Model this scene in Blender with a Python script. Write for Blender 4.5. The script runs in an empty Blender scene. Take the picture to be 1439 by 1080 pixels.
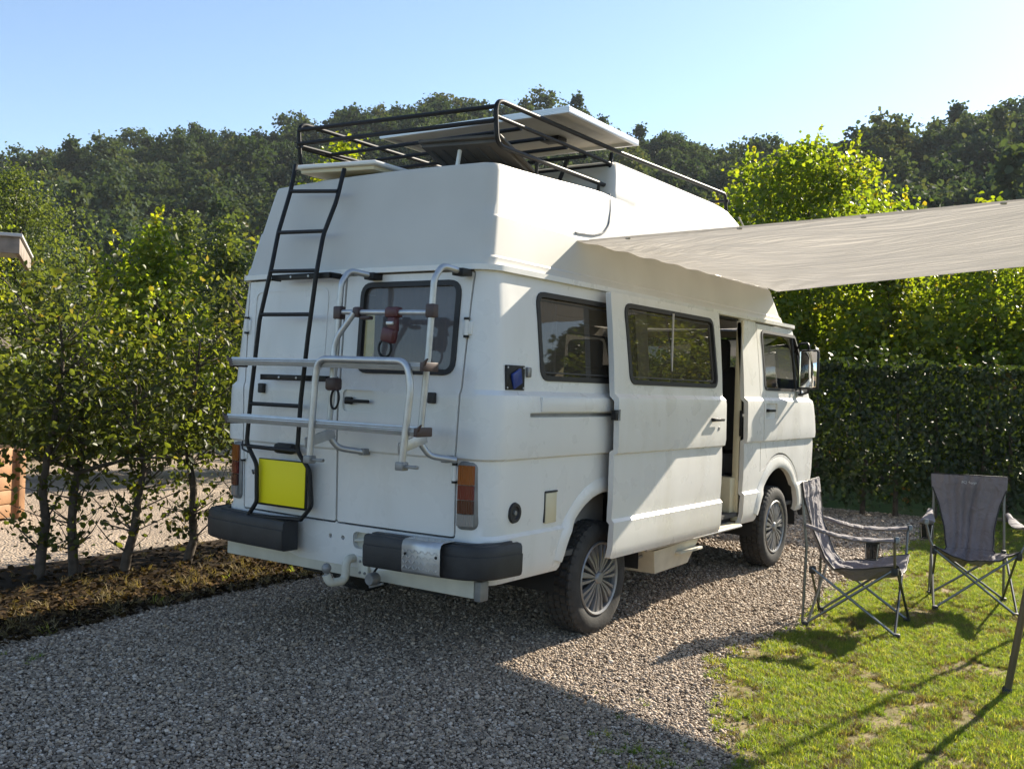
import bpy, bmesh, math, random
import numpy as np
from mathutils import Vector, Matrix, noise

SC = bpy.context.scene
COL = SC.collection
R = math.radians

# ------------------------------------------------------------------ camera
cam_d = bpy.data.cameras.new('camera')
cam = bpy.data.objects.new('camera', cam_d)
COL.objects.link(cam)
YAW, PITCH, ROLL = 0.609, 0.002, 0.033
_F = Vector((-math.sin(YAW)*math.cos(PITCH), math.cos(YAW)*math.cos(PITCH), math.sin(PITCH)))
_R0 = Vector((math.cos(YAW), math.sin(YAW), 0))
_U0 = _R0.cross(_F)
_R = _R0*math.cos(ROLL) + _U0*math.sin(ROLL)
_U = _U0*math.cos(ROLL) - _R0*math.sin(ROLL)
_m = Matrix((_R, _U, -_F)).transposed().to_4x4()
_m.translation = Vector((3.874, -3.899, 1.447))
cam.matrix_world = _m
cam_d.sensor_width = 36.0
cam_d.lens = 1387.17/1439*36.0
cam_d.clip_end = 3000
cam_d.clip_start = 0.05
SC.camera = cam

# ------------------------------------------------------------------ sky, sun, exposure
SUN_TO = Vector((0.32, 1.65, 1.0)).normalized()
SUN_EL = math.asin(SUN_TO.z)
SUN_AZ = math.atan2(SUN_TO.x, SUN_TO.y)
world = bpy.data.worlds.new('World')
SC.world = world
world.use_nodes = True
_nt = world.node_tree
_bg = _nt.nodes['Background']
_sky = _nt.nodes.new('ShaderNodeTexSky')
_sky.sky_type = 'NISHITA'
_sky.sun_disc = False
_sky.sun_elevation = SUN_EL
_sky.sun_rotation = SUN_AZ
_sky.altitude = 500
_sky.air_density = 1.0
_sky.dust_density = 0.45
_sky.ozone_density = 1.8
_nt.links.new(_sky.outputs[0], _bg.inputs[0])
_bg.inputs[1].default_value = 0.080
sun_d = bpy.data.lights.new('sun', 'SUN')
sun_d.energy = 5.0
sun_d.angle = R(0.53)
sun_d.color = (1.0, 0.90, 0.73)
sun = bpy.data.objects.new('sun', sun_d)
COL.objects.link(sun)
sun.location = (10, 60, 40)
sun.rotation_euler = (-SUN_TO).to_track_quat('-Z', 'Y').to_euler()
SC.view_settings.view_transform = 'Standard'
SC.view_settings.look = 'None'
SC.view_settings.gamma = 1.0
SC.view_settings.use_curve_mapping = False
SC.view_settings.exposure = 1.45
SC.render.engine = 'CYCLES'
SC.cycles.use_denoising = True
SC.cycles.max_bounces = 8
SC.cycles.transparent_max_bounces = 16
SC.cycles.caustics_reflective = False
SC.cycles.caustics_refractive = False

# ------------------------------------------------------------------ helpers: materials
def new_mat(name):
    m = bpy.data.materials.new(name); m.use_nodes = True
    nt = m.node_tree
    return m, nt, nt.nodes['Principled BSDF']

def plain(name, col, rough=0.5, metal=0.0, spec=0.5, var=0.0, scale=8.0, bump=0.0, bscale=40.0, coat=0.0):
    m, nt, b = new_mat(name)
    b.inputs['Base Color'].default_value = (*col, 1)
    b.inputs['Roughness'].default_value = rough
    b.inputs['Metallic'].default_value = metal
    b.inputs['Specular IOR Level'].default_value = spec
    b.inputs['Coat Weight'].default_value = coat
    tc = nt.nodes.new('ShaderNodeTexCoord')
    if var > 0:
        n = nt.nodes.new('ShaderNodeTexNoise'); n.inputs['Scale'].default_value = scale; n.inputs['Detail'].default_value = 6
        nt.links.new(tc.outputs['Object'], n.inputs['Vector'])
        r = nt.nodes.new('ShaderNodeValToRGB')
        r.color_ramp.elements[0].position = 0.3; r.color_ramp.elements[1].position = 0.7
        r.color_ramp.elements[0].color = (*[max(0, c*(1-var)) for c in col], 1)
        r.color_ramp.elements[1].color = (*[min(1, c*(1+var)) for c in col], 1)
        nt.links.new(n.outputs['Fac'], r.inputs['Fac'])
        nt.links.new(r.outputs['Color'], b.inputs['Base Color'])
    if bump > 0:
        n2 = nt.nodes.new('ShaderNodeTexNoise'); n2.inputs['Scale'].default_value = bscale; n2.inputs['Detail'].default_value = 8
        nt.links.new(tc.outputs['Object'], n2.inputs['Vector'])
        bp = nt.nodes.new('ShaderNodeBump'); bp.inputs['Strength'].default_value = bump; bp.inputs['Distance'].default_value = 0.01
        nt.links.new(n2.outputs['Fac'], bp.inputs['Height'])
        nt.links.new(bp.outputs['Normal'], b.inputs['Normal'])
    return m

def ramp_node(nt, cols, interp='LINEAR'):
    r = nt.nodes.new('ShaderNodeValToRGB')
    cr = r.color_ramp; cr.interpolation = interp
    while len(cr.elements) < len(cols): cr.elements.new(0.5)
    for i, c in enumerate(cols):
        if len(c) == 4: pos, col = c[0], c[1:]
        else: pos, col = i/(len(cols)-1), c
        cr.elements[i].position = pos; cr.elements[i].color = (*col, 1)
    return r

def leaf_mat(name, cols, trans=0.45, tcol=1.6, rough=0.45, use_random=False, spec=0.4):
    """leaf: diffuse/gloss front mixed with light coming through"""
    m, nt, b = new_mat(name)
    out = nt.nodes['Material Output']
    ramp = ramp_node(nt, cols)
    a = nt.nodes.new('ShaderNodeAttribute'); a.attribute_name = 'v'
    src = a.outputs['Fac']
    if use_random:
        oi = nt.nodes.new('ShaderNodeObjectInfo')
        mx = nt.nodes.new('ShaderNodeMath'); mx.operation = 'MULTIPLY_ADD'
        nt.links.new(oi.outputs['Random'], mx.inputs[0]); mx.inputs[1].default_value = 0.6
        m2 = nt.nodes.new('ShaderNodeMath'); m2.operation = 'MULTIPLY'; m2.inputs[1].default_value = 0.4
        nt.links.new(a.outputs['Fac'], m2.inputs[0]); nt.links.new(m2.outputs[0], mx.inputs[2])
        src = mx.outputs[0]
    nt.links.new(src, ramp.inputs['Fac'])
    nt.links.new(ramp.outputs['Color'], b.inputs['Base Color'])
    b.inputs['Roughness'].default_value = rough
    b.inputs['Specular IOR Level'].default_value = spec
    t = nt.nodes.new('ShaderNodeBsdfTranslucent')
    mul = nt.nodes.new('ShaderNodeMix'); mul.data_type = 'RGBA'; mul.blend_type = 'MULTIPLY'; mul.inputs['Factor'].default_value = 1
    nt.links.new(ramp.outputs['Color'], mul.inputs['A'])
    mul.inputs['B'].default_value = (tcol*1.06, tcol*1.03, tcol*0.34, 1)
    nt.links.new(mul.outputs['Result'], t.inputs['Color'])
    mix = nt.nodes.new('ShaderNodeMixShader'); mix.inputs[0].default_value = trans
    nt.links.new(b.outputs[0], mix.inputs[1]); nt.links.new(t.outputs[0], mix.inputs[2])
    nt.links.new(mix.outputs[0], out.inputs['Surface'])
    return m

def glass_mat(name, tint, rough=0.02, ior=1.45, diffuse_share=0.0, diffuse_col=(.3, .3, .3)):
    m, nt, b = new_mat(name)
    nt.nodes.remove(b)
    out = nt.nodes['Material Output']
    tr = nt.nodes.new('ShaderNodeBsdfTransparent'); tr.inputs[0].default_value = (*tint, 1)
    df = nt.nodes.new('ShaderNodeBsdfDiffuse'); df.inputs[0].default_value = (*diffuse_col, 1)
    m1 = nt.nodes.new('ShaderNodeMixShader'); m1.inputs[0].default_value = diffuse_share
    nt.links.new(tr.outputs[0], m1.inputs[1]); nt.links.new(df.outputs[0], m1.inputs[2])
    gl = nt.nodes.new('ShaderNodeBsdfGlossy'); gl.inputs['Roughness'].default_value = rough
    fr = nt.nodes.new('ShaderNodeFresnel'); fr.inputs[0].default_value = ior
    mx = nt.nodes.new('ShaderNodeMixShader')
    nt.links.new(fr.outputs[0], mx.inputs[0]); nt.links.new(m1.outputs[0], mx.inputs[1]); nt.links.new(gl.outputs[0], mx.inputs[2])
    nt.links.new(mx.outputs[0], out.inputs['Surface'])
    return m

# ------------------------------------------------------------------ helpers: meshes and objects
def tag(o, label=None, cat=None, group=None, kind=None):
    if label: o['label'] = label
    if cat: o['category'] = cat
    if group: o['group'] = group
    if kind: o['kind'] = kind
    return o

def empty(name, loc=(0, 0, 0), rz=0.0):
    o = bpy.data.objects.new(name, None); COL.objects.link(o)
    o.location = loc; o.rotation_euler = (0, 0, rz); o.empty_display_size = 0.3
    return o

def shade(me, ang=35):
    if ang is None: return
    me.polygons.foreach_set('use_smooth', np.ones(len(me.polygons), dtype=bool))
    if ang < 180: me.set_sharp_from_angle(angle=R(ang))

def obj_from(name, me, mat, parent=None):
    o = bpy.data.objects.new(name, me); COL.objects.link(o)
    if mat is not None:
        for mm in (mat if isinstance(mat, (list, tuple)) else [mat]): me.materials.append(mm)
    if parent is not None: o.parent = parent
    return o

def fillet(path, rad, seg=6, closed=False):
    """round the corners of a polyline"""
    P = [Vector(p) for p in path]; n = len(P); out = []
    for i in range(n):
        if not closed and i in (0, n-1): out.append(P[i]); continue
        a, b, c = P[i-1], P[i], P[(i+1) % n]
        u, v = (a-b), (c-b)
        lu, lv = u.length, v.length
        u.normalize(); v.normalize()
        ang = u.angle(v, math.pi)
        r = rad[i] if isinstance(rad, (list, tuple)) else rad
        if ang > math.pi-0.05 or r <= 0: out.append(b); continue
        d = min(r/math.tan(ang/2), lu*0.49, lv*0.49)
        p0, p1 = b+u*d, b+v*d
        for k in range(seg+1):
            t = k/seg
            out.append(p0*(1-t)**2 + b*2*t*(1-t) + p1*t*t)
    return out

class MB:
    def __init__(s): s.v = []; s.f = []
    def add(s, v, f):
        o = len(s.v); s.v += [tuple(p) for p in v]; s.f += [tuple(i+o for i in q) for q in f]
        return s
    def box(s, lo, hi, M=None):
        (a, b, c), (d, e, g) = lo, hi
        v = [Vector(p) for p in ((a,b,c),(d,b,c),(d,e,c),(a,e,c),(a,b,g),(d,b,g),(d,e,g),(a,e,g))]
        if M is not None: v = [M @ p for p in v]
        return s.add(v, [(0,3,2,1),(4,5,6,7),(0,1,5,4),(1,2,6,5),(2,3,7,6),(3,0,4,7)])
    def bbox(s, lo, hi, bev=0.005, M=None, seg=2):
        """bevelled box"""
        bm = bmesh.new()
        bmesh.ops.create_cube(bm, size=1)
        for v in bm.verts:
            v.co = Vector([(lo[i]+hi[i])/2 + v.co[i]*(hi[i]-lo[i]) for i in range(3)])
        bmesh.ops.bevel(bm, geom=list(bm.edges), offset=bev, segments=seg, affect='EDGES', profile=0.5)
        bm.verts.index_update()
        v = [(M @ p.co if M is not None else p.co.copy()) for p in bm.verts]
        f = [[q.index for q in fc.verts] for fc in bm.faces]
        bm.free()
        return s.add(v, f)
    def tube(s, path, r, n=10, closed=False, cap=True, rr=None):
        P = [Vector(p) for p in path]
        m = len(P); rings = []
        t_prev = None; nrm = None
        for i in range(m):
            a = P[(i-1) % m] if (closed or i > 0) else P[i]
            b = P[(i+1) % m] if (closed or i < m-1) else P[i]
            t = (b-a)
            if t.length < 1e-9: t = t_prev or Vector((0,0,1))
            t = t.normalized()
            if nrm is None:
                nrm = t.orthogonal().normalized()
            else:
                nrm = (nrm - t*nrm.dot(t))
                if nrm.length < 1e-6: nrm = t.orthogonal()
                nrm.normalize()
            bi = t.cross(nrm)
            rad = rr[i] if rr is not None else r
            rings.append([P[i] + (nrm*math.cos(2*math.pi*k/n) + bi*math.sin(2*math.pi*k/n))*rad for k in range(n)])
            t_prev = t
        v = [p for q in rings for p in q]; f = []
        for i in range(m if closed else m-1):
            j = (i+1) % m
            for k in range(n):
                f.append((i*n+k, i*n+(k+1) % n, j*n+(k+1) % n, j*n+k))
        if cap and not closed:
            f.append(tuple(range(n-1, -1, -1))); f.append(tuple((m-1)*n+k for k in range(n)))
        return s.add(v, f)
    def sweep(s, path, sect, up=Vector((0,0,1)), cap=True, closed=False):
        """sweep a closed 2-D section (side, up) along a path"""
        P = [Vector(p) for p in path]; m = len(P); n = len(sect); v = []
        for i in range(m):
            a = P[i-1] if (closed or i > 0) else P[i]
            b = P[(i+1) % m] if (closed or i < m-1) else P[i]
            t = (b-a).normalized(); sd = t.cross(up).normalized(); u2 = sd.cross(t)
            v += [P[i] + sd*q[0] + u2*q[1] for q in sect]
        f = []
        for i in range(m if closed else m-1):
            j = (i+1) % m
            for k in range(n): f.append((i*n+k, i*n+(k+1) % n, j*n+(k+1) % n, j*n+k))
        if cap and not closed:
            f.append(tuple(range(n-1,-1,-1))); f.append(tuple((m-1)*n+k for k in range(n)))
        return s.add(v, f)
    def lathe(s, prof, n=48, M=None, cap=False):
        """profile (r, h) round the local Z axis"""
        v = []; f = []; m = len(prof)
        for k in range(n):
            a = 2*math.pi*k/n
            for (r, h) in prof:
                p = Vector((r*math.cos(a), r*math.sin(a), h)); v.append(M @ p if M is not None else p)
        for k in range(n):
            j = (k+1) % n
            for i in range(m-1): f.append((k*m+i, j*m+i, j*m+i+1, k*m+i+1))
        if cap:
            f.append(tuple(k*m for k in range(n))[::-1]); f.append(tuple(k*m+m-1 for k in range(n)))
        return s.add(v, f)
    def prism(s, poly, fn, a, b):
        """closed polygon (list of 2-D) extruded: fn(p, t) -> 3-D for t in (a, b)"""
        n = len(poly)
        v = [fn(p, a) for p in poly] + [fn(p, b) for p in poly]
        f = [tuple(range(n))[::-1], tuple(range(n, 2*n))] + [(k, (k+1) % n, n+(k+1) % n, n+k) for k in range(n)]
        return s.add(v, f)
    def mesh(s, name, fix=True):
        me = bpy.data.meshes.new(name); me.from_pydata([tuple(p) for p in s.v], [], s.f)
        if fix:
            bm = bmesh.new(); bm.from_mesh(me); bmesh.ops.recalc_face_normals(bm, faces=list(bm.faces)); bm.to_mesh(me); bm.free()
        me.update(); return me
    def build(s, name, mat, parent=None, ang=35, fix=True, label=None):
        me = s.mesh(name, fix); shade(me, ang)
        o = obj_from(name, me, mat, parent)
        if label: o['label'] = label
        return o

def rrect(x0, x1, z0, z1, r, seg=5):
    """rounded rectangle outline, counter-clockwise"""
    out = []
    for cx, cz, a0 in ((x1-r, z0+r, -90), (x1-r, z1-r, 0), (x0+r, z1-r, 90), (x0+r, z0+r, 180)):
        for k in range(seg+1):
            a = R(a0+90*k/seg); out.append((cx+r*math.cos(a), cz+r*math.sin(a)))
    return out

def rpoly(pts, r, seg=4):
    return [(p.x, p.y) for p in fillet([(a, b, 0) for a, b in pts], r, seg, closed=True)]

def offset_poly(poly, d):
    """move every vertex outwards by d (polygon must be counter-clockwise)"""
    n = len(poly); out = []
    for i in range(n):
        a, b, c = Vector(poly[i-1]), Vector(poly[i]), Vector(poly[(i+1) % n])
        t = (c-a)
        if t.length < 1e-9: t = (c-b)
        t.normalize(); out.append((b.x+t.y*d, b.y-t.x*d))
    return out

def boolean(o, cutter, op='DIFFERENCE'):
    m = o.modifiers.new('b', 'BOOLEAN'); m.operation = op; m.solver = 'EXACT'; m.object = cutter
    dg = bpy.context.evaluated_depsgraph_get()
    me = bpy.data.meshes.new_from_object(o.evaluated_get(dg))
    o.modifiers.clear(); old = o.data; o.data = me
    bpy.data.meshes.remove(old)

def kill(o):
    me = o.data; bpy.data.objects.remove(o)
    if me and me.users == 0: bpy.data.meshes.remove(me)

def fast_mesh(name, verts, quads, attr=None):
    """numpy arrays -> mesh; quads (n,4) or (n,3)"""
    me = bpy.data.meshes.new(name)
    nv, nq, k = len(verts), len(quads), quads.shape[1]
    me.vertices.add(nv); me.vertices.foreach_set('co', verts.astype(np.float32).ravel())
    me.loops.add(nq*k); me.loops.foreach_set('vertex_index', quads.astype(np.int32).ravel())
    me.polygons.add(nq); me.polygons.foreach_set('loop_start', np.arange(0, nq*k, k, dtype=np.int32))
    me.update(calc_edges=True)
    if attr is not None:
        a = me.attributes.new('v', 'FLOAT', 'POINT'); a.data.foreach_set('value', attr.astype(np.float32))
    return me

def leaf_arrays(P, N, size, rng, wid=0.36, fold=0.12):
    """one six-cornered folded leaf at each point"""
    n = len(P)
    N = N/np.maximum(np.linalg.norm(N, axis=1, keepdims=True), 1e-6)
    T = rng.normal(size=(n, 3)); T -= N*np.sum(T*N, axis=1, keepdims=True)
    T /= np.maximum(np.linalg.norm(T, axis=1, keepdims=True), 1e-6)
    B = np.cross(N, T)
    s = (size if np.ndim(size) else np.full(n, size))[:, None]
    def pt(a, b, c): return P + (T*a + B*b + N*c)*s
    V = np.stack([pt(-.5, 0, 0), pt(-.18, -wid, fold), pt(.2, -wid*.85, fold), pt(.5, 0, -.04), pt(.2, wid*.85, fold), pt(-.18, wid, fold)], axis=1).reshape(-1, 3)
    i = np.arange(n)[:, None]*6
    Q = np.concatenate([i+np.array([[0, 1, 2, 3]]), i+np.array([[0, 3, 4, 5]])], axis=0)
    return V, Q

def leaves(name, P, N, size, rng, mat, parent, v=None, wid=0.36):
    V, Q = leaf_arrays(P, N, size, rng, wid)
    if v is None: v = rng.random(len(P))
    me = fast_mesh(name, V, Q, np.repeat(v, 6))
    return obj_from(name, me, mat, parent)

def scatter(name, P, rot, scl, idx, coll, kindlabel, cat, parent=None):
    """geometry-node instances of the objects of an unlinked collection on points"""
    me = bpy.data.meshes.new(name); me.vertices.add(len(P)); me.vertices.foreach_set('co', np.asarray(P, np.float32).ravel())
    a = me.attributes.new('rot', 'FLOAT_VECTOR', 'POINT'); a.data.foreach_set('vector', np.asarray(rot, np.float32).ravel())
    a = me.attributes.new('scl', 'FLOAT_VECTOR', 'POINT'); a.data.foreach_set('vector', np.asarray(scl, np.float32).ravel())
    a = me.attributes.new('idx', 'INT', 'POINT'); a.data.foreach_set('value', np.asarray(idx, np.int32))
    o = bpy.data.objects.new(name, me); COL.objects.link(o)
    ng = bpy.data.node_groups.new(name+'_nodes', 'GeometryNodeTree')
    ng.interface.new_socket('Geometry', in_out='INPUT', socket_type='NodeSocketGeometry')
    ng.interface.new_socket('Geometry', in_out='OUTPUT', socket_type='NodeSocketGeometry')
    gi = ng.nodes.new('NodeGroupInput'); go = ng.nodes.new('NodeGroupOutput')
    ip = ng.nodes.new('GeometryNodeInstanceOnPoints'); ci = ng.nodes.new('GeometryNodeCollectionInfo')
    ci.inputs['Collection'].default_value = coll
    ci.inputs['Separate Children'].default_value = True; ci.inputs['Reset Children'].default_value = True
    def na(nm, t):
        q = ng.nodes.new('GeometryNodeInputNamedAttribute'); q.data_type = t; q.inputs['Name'].default_value = nm
        return [x for x in q.outputs if x.enabled][0]
    L = ng.links.new
    L(gi.outputs[0], ip.inputs['Points']); L(ci.outputs[0], ip.inputs['Instance'])
    ip.inputs['Pick Instance'].default_value = True
    L(na('idx', 'INT'), ip.inputs['Instance Index'])
    e2r = ng.nodes.new('FunctionNodeEulerToRotation')
    L(na('rot', 'FLOAT_VECTOR'), e2r.inputs[0]); L(e2r.outputs[0], ip.inputs['Rotation'])
    L(na('scl', 'FLOAT_VECTOR'), ip.inputs['Scale'])
    L(ip.outputs[0], go.inputs[0])
    md = o.modifiers.new('scatter', 'NODES'); md.node_group = ng
    tag(o, kindlabel, cat, kind='stuff')
    if parent: o.parent = parent
    return o
# ================================================================== MATERIALS shared
M = {}
def paint_mat():
    m, nt, b = new_mat('van_white_paint')
    tc = nt.nodes.new('ShaderNodeTexCoord')
    n = nt.nodes.new('ShaderNodeTexNoise'); n.inputs['Scale'].default_value = 2.2; n.inputs['Detail'].default_value = 9; n.inputs['Roughness'].default_value = .62
    mp = nt.nodes.new('ShaderNodeMapping'); mp.inputs['Scale'].default_value = (1.6, 1.6, .45)
    nt.links.new(tc.outputs['Object'], mp.inputs[0]); nt.links.new(mp.outputs[0], n.inputs['Vector'])
    r = ramp_node(nt, [(0.25, .645, .63, .59), (0.48, .72, .712, .69), (0.7, .745, .74, .72)])
    nt.links.new(n.outputs['Fac'], r.inputs['Fac']); nt.links.new(r.outputs['Color'], b.inputs['Base Color'])
    n2 = nt.nodes.new('ShaderNodeTexNoise'); n2.inputs['Scale'].default_value = 5; n2.inputs['Detail'].default_value = 4
    nt.links.new(tc.outputs['Object'], n2.inputs['Vector'])
    r2 = ramp_node(nt, [(0.3, .22, .22, .22), (0.75, .42, .42, .42)])
    nt.links.new(n2.outputs['Fac'], r2.inputs['Fac']); nt.links.new(r2.outputs['Color'], b.inputs['Roughness'])
    n3 = nt.nodes.new('ShaderNodeTexNoise'); n3.inputs['Scale'].default_value = 3.0; n3.inputs['Detail'].default_value = 2
    nt.links.new(tc.outputs['Object'], n3.inputs['Vector'])
    bp = nt.nodes.new('ShaderNodeBump'); bp.inputs['Strength'].default_value = .05; bp.inputs['Distance'].default_value = .05
    nt.links.new(n3.outputs['Fac'], bp.inputs['Height']); nt.links.new(bp.outputs[0], b.inputs['Normal'])
    b.inputs['Specular IOR Level'].default_value = .45
    return m
M['paint'] = paint_mat()
M['grp'] = plain('gelcoat_roof', (.555, .53, .48), .45, var=.06, scale=2.5, bump=.05, bscale=6)
M['lining'] = plain('interior_lining', (.30, .27, .22), .8, var=.1)
M['black'] = plain('black_metal', (.010, .010, .011), .5, var=.3, scale=30, spec=.3)
M['rubber'] = plain('rubber', (.016, .016, .017), .6)
M['plastic'] = plain('bumper_plastic', (.02, .02, .022), .55, var=.35, scale=9, bump=.15, bscale=90)
M['tyre'] = plain('tyre_rubber', (.030, .029, .028), .8, var=.35, scale=14, bump=.2, bscale=60)
M['alu'] = plain('aluminium', (.50, .51, .52), .45, metal=.75, var=.10, scale=20)
M['silver'] = plain('silver_plastic', (.24, .24, .245), .42, metal=.55, var=.12, scale=12)
M['dark_silver'] = plain('dark_backing', (.05, .05, .052), .5)
M['burgundy'] = plain('burgundy_plastic', (.075, .014, .018), .45, var=.2)
M['brownplastic'] = plain('brown_plastic', (.050, .028, .027), .5)
M['grey_metal'] = plain('grey_metal', (.22, .22, .22), .5, metal=.4, var=.2, scale=15)
M['cream'] = plain('cream_plastic', (.62, .55, .38), .5, var=.06)
M['beam'] = plain('cream_painted_steel', (.56, .54, .46), .5, var=.15, scale=6)
M['dark'] = plain('underbody', (.012, .012, .012), .8)
M['seat'] = plain('black_seat_cloth', (.012, .012, .013), .85)
M['seatgrey'] = plain('grey_seat_cloth', (.07, .068, .066), .85)
M['glass'] = glass_mat('tinted_acrylic', (.46, .44, .40), diffuse_share=.24, diffuse_col=(.17, .15, .125), ior=1.52)  # brownish diffuse part paints in the reflection of sail and interior
M['cabglass'] = glass_mat('cab_glass', (.78, .82, .78))
M['rearglass'] = glass_mat('rear_acrylic', (.58, .57, .58), diffuse_share=.42, diffuse_col=(.22, .205, .21), ior=1.5)  # grey diffuse part paints in sky reflection, plus the curtain tone
M['curtain'] = plain('curtain_cloth', (.46, .43, .41), .9, var=.1)
M['wood'] = plain('weathered_wood', (.24, .20, .17), .75, var=.3, scale=5, bump=.2, bscale=30)
M['orangewood'] = plain('orange_wood', (.33, .175, .085), .7, var=.25, scale=5, bump=.2, bscale=30)
M['roofmetal'] = plain('roof_metal', (.45, .45, .46), .5)
M['plate'] = plain('yellow_plate', (.90, .76, .0), .6)
M['lamp_orange'] = plain('amber_lens', (.24, .055, .006), .18, spec=.6)
M['lamp_red'] = plain('red_lens', (.12, .005, .008), .18, spec=.6)
M['lamp_dark'] = plain('dark_red_lens', (.045, .005, .006), .18, spec=.6)
M['lamp_clear'] = plain('clear_lens', (.22, .22, .215), .25, spec=.6)
def lens(name, col):
    m, nt, b = new_mat(name); b.inputs['Base Color'].default_value = (*col, 1); b.inputs['Roughness'].default_value = .16; b.inputs['Specular IOR Level'].default_value = .6
    tc = nt.nodes.new('ShaderNodeTexCoord'); w = nt.nodes.new('ShaderNodeTexWave'); w.bands_direction = 'X'; w.inputs['Scale'].default_value = 26; w.inputs['Distortion'].default_value = 0
    nt.links.new(tc.outputs['Object'], w.inputs['Vector'])
    bp = nt.nodes.new('ShaderNodeBump'); bp.inputs['Strength'].default_value = .7; bp.inputs['Distance'].default_value = .006
    nt.links.new(w.outputs['Fac'], bp.inputs['Height']); nt.links.new(bp.outputs[0], b.inputs['Normal'])
    return m
for nm_, c_ in (('lamp_orange', (.26, .06, .006)), ('lamp_red', (.13, .005, .008)), ('lamp_dark', (.05, .005, .006)), ('lamp_clear', (.24, .24, .235))): M[nm_] = lens(nm_ + '_lens', c_)
M['blue'] = plain('blue_plastic', (.012, .040, .22), .4)
M['white'] = plain('white_plastic', (.75, .75, .73), .45)
M['solarback'] = plain('solar_back_sheet', (.40, .38, .33), .5, var=.05)
M['mirrorglass'] = plain('mirror_glass', (.8, .8, .8), .03, metal=1.0)
M['bark'] = plain('bark', (.085, .065, .048), .9, var=.45, scale=14, bump=.6, bscale=25)

# ================================================================== GROUND SHEETS
def sheet(name, pts, z, mat, parent=None, kind='structure'):
    me = bpy.data.meshes.new(name); me.from_pydata([(x, y, z) for x, y in pts], [], [tuple(range(len(pts)))])
    o = obj_from(name, me, mat, parent); o['kind'] = kind
    return o

def gravel_mat(name, cols, scale=55.0):
    m, nt, b = new_mat(name)
    tc = nt.nodes.new('ShaderNodeTexCoord')
    v = nt.nodes.new('ShaderNodeTexVoronoi'); v.inputs['Scale'].default_value = scale
    nt.links.new(tc.outputs['Object'], v.inputs['Vector'])
    r = ramp_node(nt, cols)
    nt.links.new(v.outputs['Color'], r.inputs['Fac'])
    n = nt.nodes.new('ShaderNodeTexNoise'); n.inputs['Scale'].default_value = 1.3; n.inputs['Detail'].default_value = 5
    nt.links.new(tc.outputs['Object'], n.inputs['Vector'])
    r2 = ramp_node(nt, [(.35, .7, .68, .66), (.65, 1.05, 1.02, 1.0)])
    nt.links.new(n.outputs['Fac'], r2.inputs['Fac'])
    mx = nt.nodes.new('ShaderNodeMix'); mx.data_type = 'RGBA'; mx.blend_type = 'MULTIPLY'; mx.inputs['Factor'].default_value = 1
    nt.links.new(r.outputs['Color'], mx.inputs['A']); nt.links.new(r2.outputs['Color'], mx.inputs['B'])
    nt.links.new(mx.outputs['Result'], b.inputs['Base Color'])
    b.inputs['Roughness'].default_value = .8
    bp = nt.nodes.new('ShaderNodeBump'); bp.invert = True; bp.inputs['Strength'].default_value = .9; bp.inputs['Distance'].default_value = .02
    nt.links.new(v.outputs['Distance'], bp.inputs['Height']); nt.links.new(bp.outputs[0], b.inputs['Normal'])
    return m

GRAV = [(.0, .13, .095, .065), (.25, .23, .172, .118), (.5, .31, .235, .162), (.75, .37, .282, .196), (1., .46, .36, .265)]
M['gravel'] = gravel_mat('gravel_bed', [(p, c*.8, d*.8, e*.8) for p, c, d, e in GRAV], 60)
M['path'] = gravel_mat('path_gravel', [(.0, .24, .18, .13), (.5, .36, .29, .22), (1., .46, .38, .30)], 45)
def mix_ground(name, ca, cb, cc, scale):
    m, nt, b = new_mat(name)
    tc = nt.nodes.new('ShaderNodeTexCoord')
    n = nt.nodes.new('ShaderNodeTexNoise'); n.inputs['Scale'].default_value = scale; n.inputs['Detail'].default_value = 9; n.inputs['Roughness'].default_value = .7
    nt.links.new(tc.outputs['Object'], n.inputs['Vector'])
    r = ramp_node(nt, [(.32, *ca), (.5, *cb), (.66, *cc)])
    nt.links.new(n.outputs['Fac'], r.inputs['Fac']); nt.links.new(r.outputs['Color'], b.inputs['Base Color'])
    b.inputs['Roughness'].default_value = .95; b.inputs['Specular IOR Level'].default_value = .1
    n2 = nt.nodes.new('ShaderNodeTexNoise'); n2.inputs['Scale'].default_value = 70; n2.inputs['Detail'].default_value = 6
    nt.links.new(tc.outputs['Object'], n2.inputs['Vector'])
    bp = nt.nodes.new('ShaderNodeBump'); bp.inputs['Strength'].default_value = .5; bp.inputs['Distance'].default_value = .012
    nt.links.new(n2.outputs['Fac'], bp.inputs['Height']); nt.links.new(bp.outputs[0], b.inputs['Normal'])
    return m
M['field'] = mix_ground('field_grass', (.05, .075, .018), (.075, .10, .025), (.12, .13, .045), .6)
M['lawn'] = mix_ground('lawn_soil', (.09, .095, .03), (.20, .165, .08), (.31, .24, .155), 3.0)
M['mulch'] = mix_ground('leaf_mulch', (.016, .012, .008), (.030, .021, .013), (.055, .038, .022), 5)

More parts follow.
